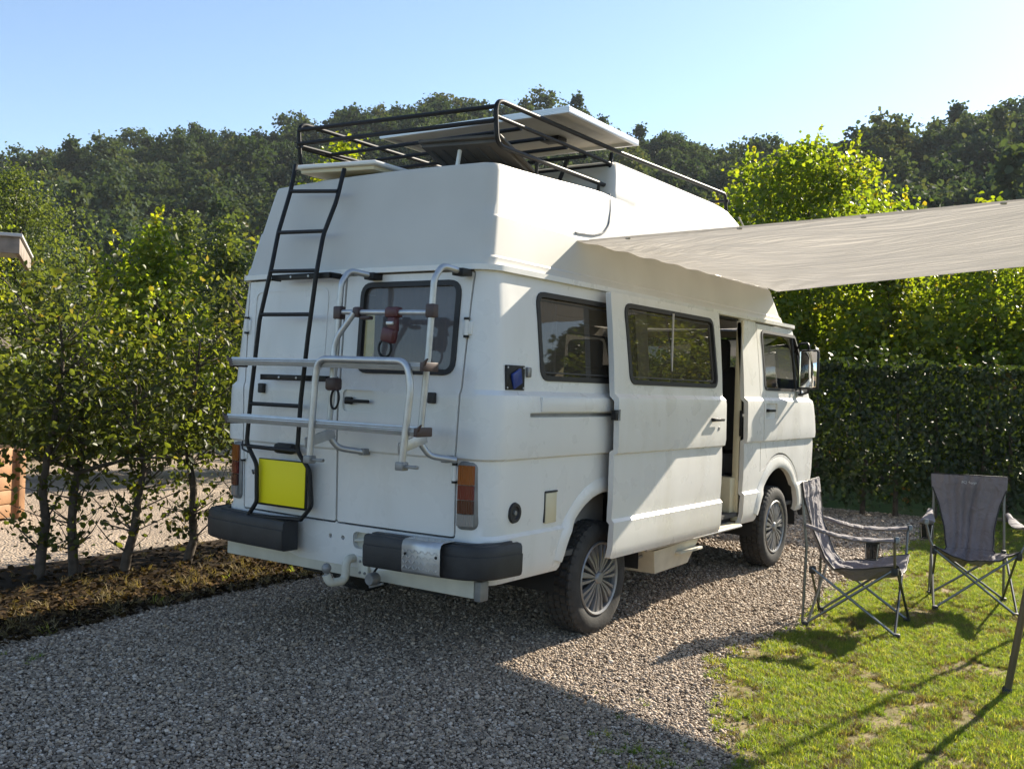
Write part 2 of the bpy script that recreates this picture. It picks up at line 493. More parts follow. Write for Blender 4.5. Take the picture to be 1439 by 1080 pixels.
sheet('ground', [(-900, -900), (900, -900), (900, 900), (-900, 900)], -0.012, M['field'])
GRASS_EDGE = [(3.6, -2.6), (2.75, -0.9), (2.43, -.25), (2.12, .35), (1.91, .74), (1.75, 1.10), (1.78, 1.7), (1.87, 2.27), (1.76, 2.9), (1.66, 3.55), (1.6, 5.0), (1.5, 6.8), (1.2, 8.95)]
MULCH_EDGE = [(-1.0, -3.2), (-1.28, -1.15), (-1.46, .09), (-1.5, 1.6), (-1.6, 4.0), (-1.7, 9.2)]
sheet('gravel_pitch', [(-1.0, -9), (5, -9)] + GRASS_EDGE + MULCH_EDGE[::-1], -0.004, M['gravel'])
sheet('lawn', GRASS_EDGE[::-1] + [(3.6, -9), (14, -9), (14, 15), (1.2, 9.6)], 0.0, M['lawn'])
sheet('hedge_bed', MULCH_EDGE + [(-3.3, 9.2), (-3.2, -9.0), (-1.0, -9)], 0.0, M['mulch'])
sheet('campsite_road', [(-3.2, -12), (-3.3, 9.2), (-5.0, 16), (-12.5, 14), (-11.5, -12)], -0.006, M['path'])
# ================================================================== CAMPER VAN
van = tag(empty('camper_van'), 'white high-roof camper van with open sliding door, ladder and bicycle carrier', 'van')

def interp(z, tab):
    if z <= tab[0][0]: return tab[0][1]
    for (a, va), (b, vb) in zip(tab, tab[1:]):
        if z <= b: return va + (vb-va)*(z-a)/(b-a)
    return tab[-1][1]

W_TAB = [(.44, .975), (.46, .988), (.52, 1.002), (.672, 1.008), (.690, .990), (.80, .996), (1.0, .996), (1.066, .992), (1.078, 1.016), (1.12, 1.022),
         (1.37, 1.018), (1.400, 1.012), (1.425, .984), (1.6, .974), (1.8, .958), (2.0, .938), (2.05, .932)]
YR_TAB = [(.44, .03), (.5, .02), (.68, .012), (1.066, .004), (1.078, -.006), (1.40, -.006), (1.425, .004), (2.05, .035)]
YF_TAB = [(.44, 5.22), (.6, 5.33), (1.05, 5.36), (1.25, 5.33), (1.43, 5.26), (2.05, 4.86)]
RC, FC, BOW, FB = .13, .22, .05, .14
def side_w(z): return interp(z, W_TAB)
def rear_y(x, z):
    w = side_w(z); return interp(z, YR_TAB) + BOW*(min(abs(x), w)/w)**2

def half_ring(z, w, yr, yf, rc=RC, fc=FC, nr=9, nc=8, ys=None, nf=8, bow=BOW, fb=FB):
    pts = []
    for i in range(nr):
        x = (w-rc)*i/(nr-1); pts.append((x, yr + bow*(x/w)**2))
    y0 = pts[-1][1]
    for k in range(1, nc+1):
        a = math.pi/2*k/nc; pts.append((w-rc+rc*math.sin(a), y0+rc*(1-math.cos(a))))
    for y in ys: pts.append((w, y))
    ye = yf-fb
    for k in range(0, nc+1):
        a = math.pi/2*k/nc; pts.append((w-fc+fc*math.cos(a), ye-fc+fc*math.sin(a)))
    for i in range(1, nf+1):
        x = (w-fc)*(1-i/nf); pts.append((x, ye + fb*(1-(x/(w-fc))**2)))
    return [(x, y, z) for x, y in pts]

def loft(rings, mirror=True):
    n = len(rings[0]); v = [p for r in rings for p in r]; f = []
    for i in range(len(rings)-1):
        for k in range(n-1): f.append((i*n+k, i*n+k+1, (i+1)*n+k+1, (i+1)*n+k))
    if mirror:
        o = len(v); v += [(-x, y, z) for x, y, z in v]
        f += [tuple(q+o for q in t)[::-1] for t in f]
    return v, f

YS = [.25+i*(4.1/29) for i in range(30)]
ZS = [.44, .46, .52, .60, .672, .690, .75, .80, .9, 1.0, 1.066, 1.078, 1.12, 1.2, 1.3, 1.37, 1.40, 1.425, 1.5, 1.6, 1.7, 1.8, 1.9, 2.0, 2.05]
v, f = loft([half_ring(z, side_w(z), interp(z, YR_TAB), interp(z, YF_TAB), ys=[y for y in YS if True]) for z in ZS])
me = bpy.data.meshes.new('body'); me.from_pydata(v, [], f)
bm = bmesh.new(); bm.from_mesh(me); bmesh.ops.remove_doubles(bm, verts=bm.verts, dist=1e-4)
bmesh.ops.recalc_face_normals(bm, faces=bm.faces)
# make sure normals point outwards
c = sum((fc.calc_center_median().x*fc.normal.x for fc in bm.faces))
if c < 0: bmesh.ops.reverse_faces(bm, faces=bm.faces)
bm.to_mesh(me); bm.free()
body = obj_from('body', me, [M['paint'], M['lining']], van)
sol = body.modifiers.new('s', 'SOLIDIFY'); sol.thickness = .035; sol.offset = -1; sol.material_offset = 1; sol.material_offset_rim = 1
dg = bpy.context.evaluated_depsgraph_get()
nm = bpy.data.meshes.new_from_object(body.evaluated_get(dg)); body.modifiers.clear(); body.data = nm

def fx(p, t): return (t, p[0], p[1])       # polygon in (y,z), extruded along x
def fy(p, t): return (p[0], t, p[1])       # polygon in (x,z), extruded along y
def cutter(poly, fn, a, b):
    m_ = MB(); m_.prism(poly, fn, a, b)
    return m_.build('cutter', None, None, ang=None)
def cut(o, poly, fn, a, b, op='DIFFERENCE'):
    c_ = cutter(poly, fn, a, b); boolean(o, c_, op); kill(c_)
def part_out(poly, fn, a, b, name, gap=.008):
    """take a door out of the shell, leaving a real gap round it"""
    o = bpy.data.objects.new(name, body.data.copy()); COL.objects.link(o); o.parent = van
    cut(o, offset_poly(poly, -gap/2), fn, a, b, 'INTERSECT')
    cut(body, offset_poly(poly, gap/2), fn, a, b)
    return o

# --- doors
RD = [(.002, .672), (.800, .672), (.803, 1.07), (.818, 1.41), (.850, 2.028), (.002, 2.028)]
rear_door_r = part_out(rpoly(RD, .02, 3), fy, -.2, .22, 'rear_door', gap=.011)
rear_door_l = part_out(rpoly([(-x, z) for x, z in RD][::-1], .02, 3), fy, -.2, .22, 'rear_door', gap=.011)
arc = [(4.18+.60*math.cos(R(a)), .36+.60*math.sin(R(a))) for a in range(12, 128, 8)]
CD = [(4.86, .475), (5.02, .475), (5.06, .75), (5.07, 1.07), (5.03, 1.40), (4.64, 2.022), (3.70, 2.022), (3.73, 1.40), (3.74, .83)] + arc[::-1]
CDp = [(4.86, .475)] if False else CD
cab_door_r = part_out(CDp, fx, .86, 1.2, 'cab_door', gap=.014)
SD0, SD1, SLIDE = 1.79, 3.385, .62
SDp = rpoly([(SD0, .455), (SD1, .455), (SD1, 2.026), (SD0, 2.026)], .025, 3)
sliding = part_out(SDp, fx, .80, 1.2, 'sliding_door', gap=.006)
# --- windows and arches
W_Q = rpoly([(.52, 1.49), (1.62, 1.49), (1.60, 1.955), (.50, 1.955)], .07, 5)
W_S = rpoly([(1.99, 1.49), (3.29, 1.49), (3.25, 1.965), (1.95, 1.965)], .07, 5)
W_C = rpoly([(3.83, 1.49), (4.92, 1.49), (4.60, 1.965), (3.80, 1.965)], .05, 5)
W_R = rpoly([(.125, 1.50), (.765, 1.50), (.775, 1.975), (.125, 1.975)], .07, 5)
cut(body, W_Q, fx, .8, 1.2); cut(body, W_Q, fx, -1.2, -.8)
cut(body, W_S, fx, -1.2, -.8); cut(sliding, W_S, fx, .8, 1.2)
cut(cab_door_r, W_C, fx, .8, 1.2); cut(body, W_C, fx, -1.2, -.8)
cut(rear_door_r, W_R, fy, -.2, .25)
cut(cab_door_r, rrect(3.775, 4.04, 1.255, 1.378, .02), fx, side_w(1.3)-.020, 1.2)
cut(rear_door_r, rrect(.035, .265, 1.285, 1.400, .025), fy, -.2, .0065)
cut(body, rpoly([(-.88, 1.42), (.88, 1.42), (.84, 1.97), (-.84, 1.97)], .1, 5), fy, 4.4, 6)
def disc(cy, cz, r, n=40): return [(cy+r*math.cos(2*math.pi*k/n), cz+r*math.sin(2*math.pi*k/n)) for k in range(n)]
YRW, YFW = 1.225, 4.165
for cy in (YRW, YFW):
    cut(body, disc(cy, .36, .485), fx, .70, 1.3); cut(body, disc(cy, .36, .485), fx, -1.3, -.70)
cut(body, [(SD0-1.42, 1.288), (SD0+.02, 1.288), (SD0+.02, 1.312), (SD0-1.42, 1.312)], fx, .995, 1.1)       # sliding rail slot
for xx in (-.045, .05): cut(body, disc(xx, .592, .013, 16), fy, -.2, .2)
cut(body, rrect(.125, .26, .545, .635, .03), fy, -.2, .2)
for o in (body, rear_door_r, rear_door_l, cab_door_r, sliding): shade(o.data, 28)
sliding.location = (.085, -SLIDE, 0)
rear_door_r['label'] = 'rear door with tinted window and recessed handle'
rear_door_l['label'] = 'windowless rear door behind the black ladder'

def S(y, z, off=0.0, sgn=1): return (sgn*(side_w(z)+off), y, z)
def B(x, z, off=0.0): return (x, rear_y(x, z)-off, z)
def strip_ring(poly, surf, d_in, d_out, h0, h1):
    """flat-topped frame that follows an outline on a surface"""
    m_ = MB(); a = offset_poly(poly, d_in); b = offset_poly(poly, d_out); n = len(poly)
    rows = [[surf(p[0], p[1], h0) for p in a], [surf(p[0], p[1], h1) for p in a], [surf(p[0], p[1], h1*.8) for p in b], [surf(p[0], p[1], h0) for p in b]]
    v_ = [p for r_ in rows for p in r_]; f_ = []
    for i in range(4):
        j = (i+1) % 4
        for k in range(n): f_.append((i*n+k, i*n+(k+1) % n, j*n+(k+1) % n, j*n+k))
    return m_.add(v_, f_)
def pane(poly, surf, off, name, mat, parent):
    n = len(poly); cx = sum(p[0] for p in poly)/n; cz = sum(p[1] for p in poly)/n
    m_ = MB(); rings = [[surf(cx+(p[0]-cx)*t, cz+(p[1]-cz)*t, off) for p in poly] for t in (1, .66, .33)]
    v_ = [p for r_ in rings for p in r_] + [surf(cx, cz, off)]; f_ = []
    for i in range(2):
        for k in range(n): f_.append((i*n+k, i*n+(k+1) % n, (i+1)*n+(k+1) % n, (i+1)*n+k))
    for k in range(n): f_.append((2*n+k, 2*n+(k+1) % n, 3*n))
    m_.add(v_, f_); return m_.build(name, mat, parent, ang=60)
def window(poly, surf, parent, mat, off=-.012, seal=.020):
    g_ = pane(poly, surf, off, 'window', mat, parent)
    strip_ring(poly, surf, -seal, .008, -.018, .009).build('window_seal', M['rubber'], g_ if parent is van else parent)
    return g_
SL = lambda y, z, off=0: S(y, z, off, -1)
window(W_Q, S, van, M['glass']); window(W_Q, SL, van, M['glass']); window(W_S, SL, van, M['glass']); window(W_C, SL, van, M['cabglass'])
window(W_S, S, sliding, M['glass']); window(W_R, B, rear_door_r, M['rearglass'])
window(W_C, S, cab_door_r, M['cabglass'], seal=.016)
# inner acrylic frame line in the sliding door and quarter windows
for pol, par in ((W_S, sliding), (W_Q, van)):
    m_ = strip_ring(offset_poly(pol, -.034), S, -.008, 0, -.012, -.009); m_.build('window_catch', M['seatgrey'], par)
m_ = MB(); m_.box((.955, 2.585, 1.50), (.963, 2.60, 1.955)); m_.build('window_divider', M['curtain'], sliding)
m_ = MB(); m_.tube([(.935, 4.545, 1.965), (.985, 4.56, 1.49)], .013, 8); m_.build('window_divider', M['rubber'], cab_door_r)
# windscreen
ws = rpoly([(-.88, 1.42), (.88, 1.42), (.84, 1.97), (-.84, 1.97)], .1, 5)
pane(ws, lambda x, z, off=0: (x, interp(z, YF_TAB)-FB*(x/.75)**2*1.0-.02, z), 0, 'windscreen', M['cabglass'], van)

# --- gutter rail and high roof
def ring_full(z, w, yr, yf, **k):
    h = half_ring(z, w, yr, yf, **k)
    return h[:-1] + [h[-1]] + [(-x, y, zz) for x, y, zz in h[::-1][1:-1]]
rail = ring_full(2.047, .945, .02, 4.88, ys=YS)
m_ = MB(); m_.sweep(rail, [(-.014, -.016), (.014, -.016), (.014, .012), (-.014, .016)], closed=True); m_.build('gutter_rail', M['paint'], van)

RW = [(2.055, .934), (2.075, .928), (2.10, .928), (2.110, .915), (2.32, .890), (2.330, .879), (2.45, .862), (2.55, .846), (2.60, .838), (2.70, .822), (2.80, .804), (2.86, .788), (2.90, .760), (2.925, .70), (2.942, .55), (2.951, .29), (2.954, .0)]
RY = [(2.055, .028), (2.10, .04), (2.112, .042), (2.32, .092), (2.332, .096), (2.55, .150), (2.60, .163), (2.64, .175)]
RF = [(2.055, 4.86), (2.112, 4.80), (2.335, 4.62), (2.55, 4.42), (2.70, 4.24), (2.80, 4.06), (2.86, 3.92), (2.90, 3.78), (2.93, 3.60), (2.945, 3.35), (2.952, 3.0), (2.954, 2.9)]
RYS = [.42+i*.095 for i in range(12)] + [1.52, 1.60] + [1.76+i*.076 for i in range(12)]
Y_STEP = 1.46
def sm(a, b, x): t = max(0, min(1, (x-a)/(b-a))); return t*t*(3-2*t)
def lift(p):
    """rim climbs a little towards the step, and its edge is rounded over"""
    x, y, z = p
    return (x, y, z + .045*sm(.2, 1.5, y)*sm(2.35, 2.6, z)*(1 if z <= 2.62 else 0))
def roof_ring(z, trim=0.0):
    w = interp(z, RW)
    h = half_ring(z, w, interp(z, RY), interp(z, RF), rc=min(.075, w*.3), fc=min(.2, w*.35), ys=RYS, bow=.06, fb=.35*min(1, w/.8))
    return [lift(p) for p in h]
ZA = [2.055, 2.075, 2.10, 2.112, 2.2, 2.32, 2.332, 2.40, 2.45, 2.50, 2.55, 2.575, 2.60]
ringsA = [roof_ring(z) for z in ZA]
# rounded rim towards the luggage well, only aft of the step
def inset(ring, d, dz):
    out = []
    for x, y, z in ring:
        k = 1 - sm(Y_STEP-.12, Y_STEP+.02, y)
        sx = (x-0)/.83; out.append((x - d*k*max(0, sx), y + d*k*(1-sm(.25, .6, y)), z+dz*k))
    return out
topA = ringsA[-1]
ringsA += [inset(topA, .006, .010), inset(topA, .022, .015), inset(topA, .045, .010), inset(topA, .055, -.02)]
nA = len(topA)
v, f = loft(ringsA)
# well floor
wf = ringsA[-1]; idx = [i for i, p in enumerate(wf) if p[1] <= 1.75]
def floor_strip():
    v_, f_ = [], []
    pts = [wf[i] for i in idx]
    for p in pts: v_ += [p, (-p[0], p[1], p[2])]
    for i in range(len(pts)-1): f_.append((2*i, 2*i+2, 2*i+3, 2*i+1))
    return v_, f_
v2, f2 = floor_strip()
m_ = MB(); m_.add(v, f); m_.add(v2, f2)
# hump: rings over the cab part, its rear face stepping up from the well
def hump_ring(z, k):
    full = roof_ring(z) if z < 2.953 else roof_ring(2.953)
    ylow = Y_STEP + .02 + k
    w = interp(z, RW); sidepts = [p for p in full if p[1] > Y_STEP+.2 and p[0] > -1e-6]
    r_ = min(.055, w*.3); rear = []
    for i in range(8): rear.append(((w-r_)*i/7, ylow, z))
    for kk in range(1, 6):
        a = math.pi/2*kk/5; rear.append((w-r_+r_*math.sin(a), ylow+r_*(1-math.cos(a)), z))
    # keep the same number of points on every ring
    need = nA - next(i for i, p in enumerate(topA) if p[1] > Y_STEP+.2 and p[0] > .5)
    sidepts = full[-need:]
    return rear + sidepts
ZB = [2.56, 2.60, 2.66, 2.72, 2.78, 2.82, 2.86, 2.885, 2.905, 2.92, 2.93, 2.94, 2.947, 2.951]
KB = [-.02, .0, .02, .04, .06, .075, .095, .115, .15, .20, .26, .36, .5, .65]
def hump_fix(r_, z):
    if z > 2.6: return r_
    return [(x*.999, y, zz) if z == 2.60 else (x*.985, y, zz) for x, y, zz in r_]
rb = [hump_ring(z, k) for z, k in zip(ZB, KB)]
# lift rings above the rim so they continue the climbing edge
rb = [[(x, y, z + (.045*(1-(zr-2.6)/.36) if zr >= 2.6 and abs(z-zr) < 1e-6 else 0)) for x, y, z in ring] for ring, zr in zip(rb, ZB)]
rb[0] = [(x*.97, y+.01, 2.50) for x, y, z in rb[0]]
v3, f3 = loft(rb); m_.add(v3, f3)
n3 = len(rb[0]); o3 = 0
top = rb[-1]; m_.add([p for p in top] + [(-x, y, z) for x, y, z in top], [(i, i+1, n3+i+1, n3+i) for i in range(n3-1)])
me = m_.mesh('high_roof', fix=False)
bm = bmesh.new(); bm.from_mesh(me); bmesh.ops.remove_doubles(bm, verts=bm.verts, dist=2e-4); bmesh.ops.recalc_face_normals(bm, faces=bm.faces); bm.to_mesh(me); bm.free()
shade(me, 32)
roof = obj_from('high_roof', me, M['grp'], van)
# dark seam where the hump section meets the tub
def rs(y, z, off=.002): return (interp(z, RW)+off, y, z)
m_ = MB(); m_.tube(fillet([rs(1.455, 2.665), rs(1.44, 2.56), rs(1.40, 2.46), rs(1.32, 2.395), rs(1.2, 2.365), rs(.99, 2.348)], .1, 4), .0075, 6)
m_.build('roof_seam', M['grey_metal'], roof)
m_ = MB(); m_.tube([rs(3.66, 2.875, .0), rs(3.74, 2.78), rs(3.80, 2.62), rs(3.82, 2.4)], .006, 6); m_.build('roof_seam', M['grey_metal'], roof)

# --- interior
m_ = MB(); m_.box((-.94, .12, .50), (.955, 4.9, .53)); m_.build('cabin_floor', M['seatgrey'], van)
m_ = MB(); m_.box((-.90, .12, .44), (.90, 4.9, .49)); m_.box((-.55, .3, .30), (-.35, 4.9, .44)); m_.box((.35, .3, .30), (.55, 4.9, .44)); m_.build('underbody', M['dark'], van)
def seat(cx, y0, mat_b, mat_s):
    m_ = MB(); m_.bbox((cx-.25, y0-.10, .98), (cx+.25, y0+.05, 1.66), .05, Matrix.Translation((0, y0, 1)) @ Matrix.Rotation(R(-6), 4, 'X') @ Matrix.Translation((0, -y0, -1)))
    s_ = m_.build('front_seat', mat_b, van)
    m_ = MB(); m_.bbox((cx-.17, y0-.12, 1.62), (cx+.17, y0-.02, 1.88), .045); m_.build('headrest', mat_b, s_)
    m_ = MB(); m_.bbox((cx-.26, y0-.05, .80), (cx+.26, y0+.50, .98), .05); m_.build('seat_cushion', mat_s, s_)
    m_ = MB(); m_.bbox((cx-.24, y0-.02, .53), (cx+.24, y0+.45, .80), .01); m_.build('seat_box', mat_s, s_)
seat(.62, 3.62, M['seat'], M['seatgrey']); seat(-.55, 3.62, M['seat'], M['seatgrey'])
m_ = MB(); m_.bbox((-.85, .25, .53), (-.35, 2.6, 1.30), .02); m_.build('kitchen_cabinet', M['lining'], van)
m_ = MB(); m_.bbox((-.30, .20, .53), (.85, 1.5, .95), .04); m_.build('bed_bench', M['curtain'], van)
def curtain(name, p0, p1, z0, z1, amp, nf):
    m_ = MB(); n = nf*6; P0, P1 = Vector(p0), Vector(p1); d = P1-P0; nn = Vector((-d.y, d.x)).normalized()
    v_ = []
    for i in range(n+1):
        t = i/n; q = P0+d*t+nn*amp*math.sin(t*nf*2*math.pi)*(1+.3*math.sin(i*1.7))
        v_ += [(q.x, q.y, z0), (q.x, q.y, (z0+z1)/2), (q.x, q.y, z1)]
    f_ = [(3*i+k, 3*i+3+k, 3*i+4+k, 3*i+1+k) for i in range(n) for k in (0, 1)]
    m_.add(v_, f_); return m_.build(name, M['curtain'], van, ang=180, fix=False)
curtain('curtain', (.10, .16), (.80, .16), 1.45, 1.99, .012, 9)
curtain('curtain', (.90, .50), (.90, .78), 1.46, 1.98, .015, 5)
curtain('curtain', (-.90, .50), (-.90, 1.0), 1.46, 1.98, .015, 6)
# steering wheel, dashboard
m_ = MB(); m_.bbox((-.86, 4.6, 1.0), (.86, 5.0, 1.26), .06); m_.build('dashboard', M['seatgrey'], van)
# door-post trim, step and inner rail
m_ = MB(); m_.bbox((.90, 3.388, .46), (.955, 3.425, 2.02), .010); m_.build('door_post', M['cream'], van)
m_ = MB(); m_.bbox((.955, 3.372, 1.12), (.975, 3.384, 1.32), .005); m_.build('door_latch', M['black'], van)
m_ = MB(); m_.bbox((.45, SD0, .415), (.985, SD1, .455), .008); s_ = m_.build('door_step', M['cream'], van)
m_ = MB(); m_.tube([(.99, SD0, .43), (.99, SD1, .43)], .012, 8); m_.build('step_trim', M['alu'], s_)
m_ = MB(); m_.bbox((.35, 2.6, .53), (.60, 3.35, .62), .01); m_.build('inner_step', M['cream'], s_)
m_ = MB(); m_.bbox((.50, 3.30, .53), (.93, 3.42, .80), .01); m_.build('seat_plinth', M['cream'], van)
# top rail seen over the opening
m_ = MB(); m_.bbox((.86, SD0-1.0, 2.012), (.92, SD1, 2.034), .004); m_.build('slide_rail', M['dark'], van)

# --- sliding-door, cab-door and rear-door furniture (built in the closed position where the door slides)
def handle_bar(par, y, z, off, L=.10, mat=None):
    x = side_w(z)+off
    m_ = MB(); m_.bbox((x+.018, y-L/2, z-.010), (x+.034, y+L/2, z+.010), .006); m_.bbox((x-.003, y-L/2+.004, z-.013), (x+.022, y-L/2+.034, z+.013), .005)
    return m_.build('handle', mat or M['black'], par)
handle_bar(sliding, 2.575+SLIDE, 1.262, 0, .17)
m_ = MB(); m_.lathe([(.0, .004), (.012, .004), (.015, .0)], 14, Matrix.Translation((side_w(1.20)+.0, 2.63+SLIDE, 1.20)) @ Matrix.Rotation(R(90), 4, 'Y')); m_.build('lock', M['grey_metal'], sliding)
m_ = MB(); m_.bbox((1.0, SD0+.003, 1.265), (1.02, SD0+.02, 1.335), .004); m_.bbox((.98, SD0-.025, 1.27), (1.015, SD0+.01, 1.33), .004); m_.build('runner', M['black'], sliding)
handle_bar(cab_door_r, 3.88, 1.32, -.016, .15, M['black'])
# rear-door handle in its recess, buttons, hinges
pl = rrect(.035, .265, 1.285, 1.400, .025)
m_ = MB(); yb = rear_y(.1, 1.34); m_.bbox((.075, yb-.028, 1.332), (.25, yb-.014, 1.350), .006); m_.bbox((.065, yb-.022, 1.322), (.115, yb+.004, 1.362), .008); m_.build('handle', M['black'], rear_door_r)
for x, z, par in ((-.63, 1.39, rear_door_l), (.655, 1.375, rear_door_r)):
    yb = rear_y(x, z); m_ = MB(); m_.bbox((x-.022, yb-.025, z-.028), (x+.022, yb+.003, z+.028), .006); m_.build('door_buffer', M['rubber'], par)
for x, z, par in ((.832, 1.735, rear_door_r), (.802, 1.0, rear_door_r), (-.832, 1.76, rear_door_l), (-.802, 1.0, rear_door_l)):
    yb = rear_y(x, z); s_ = 1 if x > 0 else -1
    m_ = MB(); m_.tube([(x, yb-.012, z-.045), (x, yb-.012, z+.045)], .012, 10); m_.bbox((x-.03, yb-.01, z-.034), (x+.03, yb+.01, z+.034), .004)
    h_ = m_.build('hinge', M['white'], par)
    for dz in (-.05, .04):
        m_ = MB(); m_.tube([(x, yb-.012, z+dz), (x, yb-.012, z+dz+.012)], .0145, 10); m_.build('hinge_cap', M['black'], h_)
# pressed field on the windowless door
pl = rpoly([(-.775, 1.50), (-.13, 1.50), (-.13, 1.975), (-.785, 1.975)], .07, 5)
strip_ring(pl, B, -.02, 0, -.002, .005).build('pressed_field', M['paint'], rear_door_l)
# sliding-rail cover on the rear flank
m_ = MB(); m_.bbox((1.010, .47, 1.316), (1.028, 1.80, 1.396), .005); m_.build('rail_cover', M['paint'], van)
m_ = MB(); m_.box((.985, .40, 1.292), (1.000, 1.8, 1.308)); m_.build('rail_channel', M['grey_metal'], van)
# socket, latch, vent, flap
m_ = MB(); m_.bbox((side_w(1.49)-.004, .185, 1.428), (side_w(1.49)+.010, .352, 1.556), .004); so = m_.build('power_inlet', M['black'], van)
xs = side_w(1.49)+.008
m_ = MB(); m_.bbox((-.002, -.042, -.042), (.014, .042, .042), .006, Matrix.Translation((xs, .272, 1.488)) @ Matrix.Rotation(R(24), 4, 'X') @ Matrix.Rotation(R(8), 4, 'Y')); m_.build('inlet_cap', M['blue'], so)
for dy, dz in ((.012, .012), (.155, .012), (.012, .116), (.155, .116)):
    m_ = MB(); m_.lathe([(.0, .004), (.005, .003), (.006, 0)], 10, Matrix.Translation((side_w(1.49)+.009, .185+dy, 1.428+dz)) @ Matrix.Rotation(R(90), 4, 'Y')); m_.build('screw', M['alu'], so)
m_ = MB(); m_.bbox((.975, .372, 1.497), (.996, .408, 1.550), .006); m_.build('door_stop', M['silver'], van)
m_ = MB(); m_.lathe([(.0, .004), (.030, .004), (.036, .012), (.050, .012), (.055, 0)], 28, Matrix.Translation((side_w(.8)-.001, .285, .798)) @ Matrix.Rotation(R(90), 4, 'Y')); ve = m_.build('round_vent', M['rubber'], van)
m_ = MB(); m_.lathe([(.0, .010), (.012, .009), (.014, 0)], 16, Matrix.Translation((side_w(.8)+.002, .285, .798)) @ Matrix.Rotation(R(90), 4, 'Y')); m_.build('vent_core', M['grey_metal'], ve)
m_ = MB(); m_.bbox((.990, .575, .715), (1.003, .685, .880), .006); fl = m_.build('filler_flap', M['cream'], van)
m_ = MB(); m_.bbox((.988, .570, .880), (1.004, .690, .890), .002); m_.bbox((.988, .566, .72), (1.000, .573, .888), .002); m_.build('flap_seal', M['rubber'], fl)
# wheel-arch lips and liners
for cy, sg in ((YRW, 1), (YFW, 1), (YRW, -1), (YFW, -1)):
    m_ = MB(); a0, a1 = (15, 165)
    sect = [(.483, -.03), (.483, .006), (.495, .014), (.535, .012), (.570, .002), (.572, -.03)]
    v_, f_ = [], []; na_ = 28
    for i in range(na_+1):
        a = R(a0+(a1-a0)*i/na_)
        for r_, h in sect:
            z = .36+r_*math.sin(a); v_.append((sg*(side_w(max(.46, z))+h-(.02 if 1.07 < z else 0)), cy+r_*math.cos(a), z))
    ns = len(sect)
    for i in range(na_):
        for k in range(ns-1): f_.append((i*ns+k, i*ns+k+1, (i+1)*ns+k+1, (i+1)*ns+k))
    m_.add(v_, f_); m_.build('wheel_arch', M['paint'], van, ang=50)
    m_ = MB(); v_, f_ = [], []
    for i in range(na_+1):
        a = R(-5+190*i/na_)
        for x in (.56, .975): v_.append((sg*x, cy+.50*math.cos(a), .36+.50*math.sin(a)))
    for i in range(na_): f_.append((2*i, 2*i+1, 2*i+3, 2*i+2))
    m_.add(v_, f_); m_.build('arch_liner', M['dark'], van)

# --- wheels
def wheel(cx, cy, cz, sg):
    root = None
    Mx = Matrix.Translation((cx, cy, cz)) @ Matrix.Rotation(R(90*sg), 4, 'Y')
    RT, WD = .337, .098
    # tread profile (r, h): h along the axle, outwards positive
    def prof(kind):
        gro = [-.062, -.021, .021, .062]
        p = [(.212, -WD+.012), (.235, -WD), (.285, -WD-.004), (.315, -WD+.006), (RT-.010, -WD+.016)]
        hs = [-.080, -.066, -.064, -.060, -.058, -.025, -.023, -.019, -.017, .017, .019, .023, .025, .058, .060, .064, .066, .080]
        for h in hs:
            deep = any(abs(h-g) < .0035 for g in gro)
            p.append((RT - (.011 if deep else 0) - abs(h)**3*6, h))
        p += [(RT-.010, WD-.016), (.315, WD-.006), (.285, WD+.004), (.235, WD), (.212, WD-.012)]
        return p
    n = 168; base = prof(0); m_ = MB(); v_, f_ = [], []; mm = len(base)
    for k in range(n):
        a = 2*math.pi*k/n
        for i, (r_, h) in enumerate(base):
            row = 0 if abs(h) > .06 else (1 if abs(h) > .02 else 2)
            if r_ > RT-.014 and ((k + row) % 4 == 0): r_ -= .010
            v_.append(Mx @ Vector((r_*math.cos(a), r_*math.sin(a), h)))
    for k in range(n):
        j = (k+1) % n
        for i in range(mm-1): f_.append((k*mm+i, j*mm+i, j*mm+i+1, k*mm+i+1))
    m_.add(v_, f_); w_ = m_.build('wheel', M['tyre'], van, ang=30)
    m_ = MB(); m_.lathe([(.0, .045), (.19, .05), (.205, .075), (.212, .088)], 48, Mx); m_.build('rim_well', M['dark_silver'], w_)
    m_ = MB(); m_.lathe([(.196, .070), (.200, .094), (.212, .100), (.219, .094), (.216, .082)], 56, Mx); m_.build('rim_ring', M['silver'], w_)
    # wheel trim with groups of raised fins
    m_ = MB(); NG = 7
    for g_ in range(NG):
        for d_, wd in ((-15, .0060), (0, .0095), (15, .0060)):
            a = 2*math.pi*g_/NG + R(d_)
            A = Mx @ Matrix.Rotation(a, 4, 'Z')
            v2 = [(.035, -wd*.5, .088), (.035, wd*.5, .088), (.120, wd*1.1, .096), (.198, wd*1.7, .090), (.198, -wd*1.7, .090), (.120, -wd*1.1, .096)]
            v3 = [(x, y*1.6, h-.022) for x, y, h in v2]
            m_.add([A @ Vector(p) for p in v2+v3], [(0,1,2,5), (5,2,3,4), (1,7,8,2), (2,8,9,3), (0,5,11,6), (5,4,10,11), (0,6,7,1), (3,9,10,4)])
    m_.lathe([(.0, .102), (.026, .101), (.034, .095), (.040, .082)], 28, Mx)
    m_.build('wheel_trim', M['silver'], w_, ang=25)
    return w_
wheel(.885, YRW, .330, 1); wheel(.885, YFW, .348, 1); wheel(-.885, YRW, .330, -1); wheel(-.885, YFW, .348, -1)
m_ = MB(); m_.tube([(-.8, YFW, .34), (.8, YFW, .34)], .04, 12); m_.build('axle', M['dark'], van)
m_ = MB(); m_.tube([(-.8, YRW, .33), (.8, YRW, .33)], .045, 12)
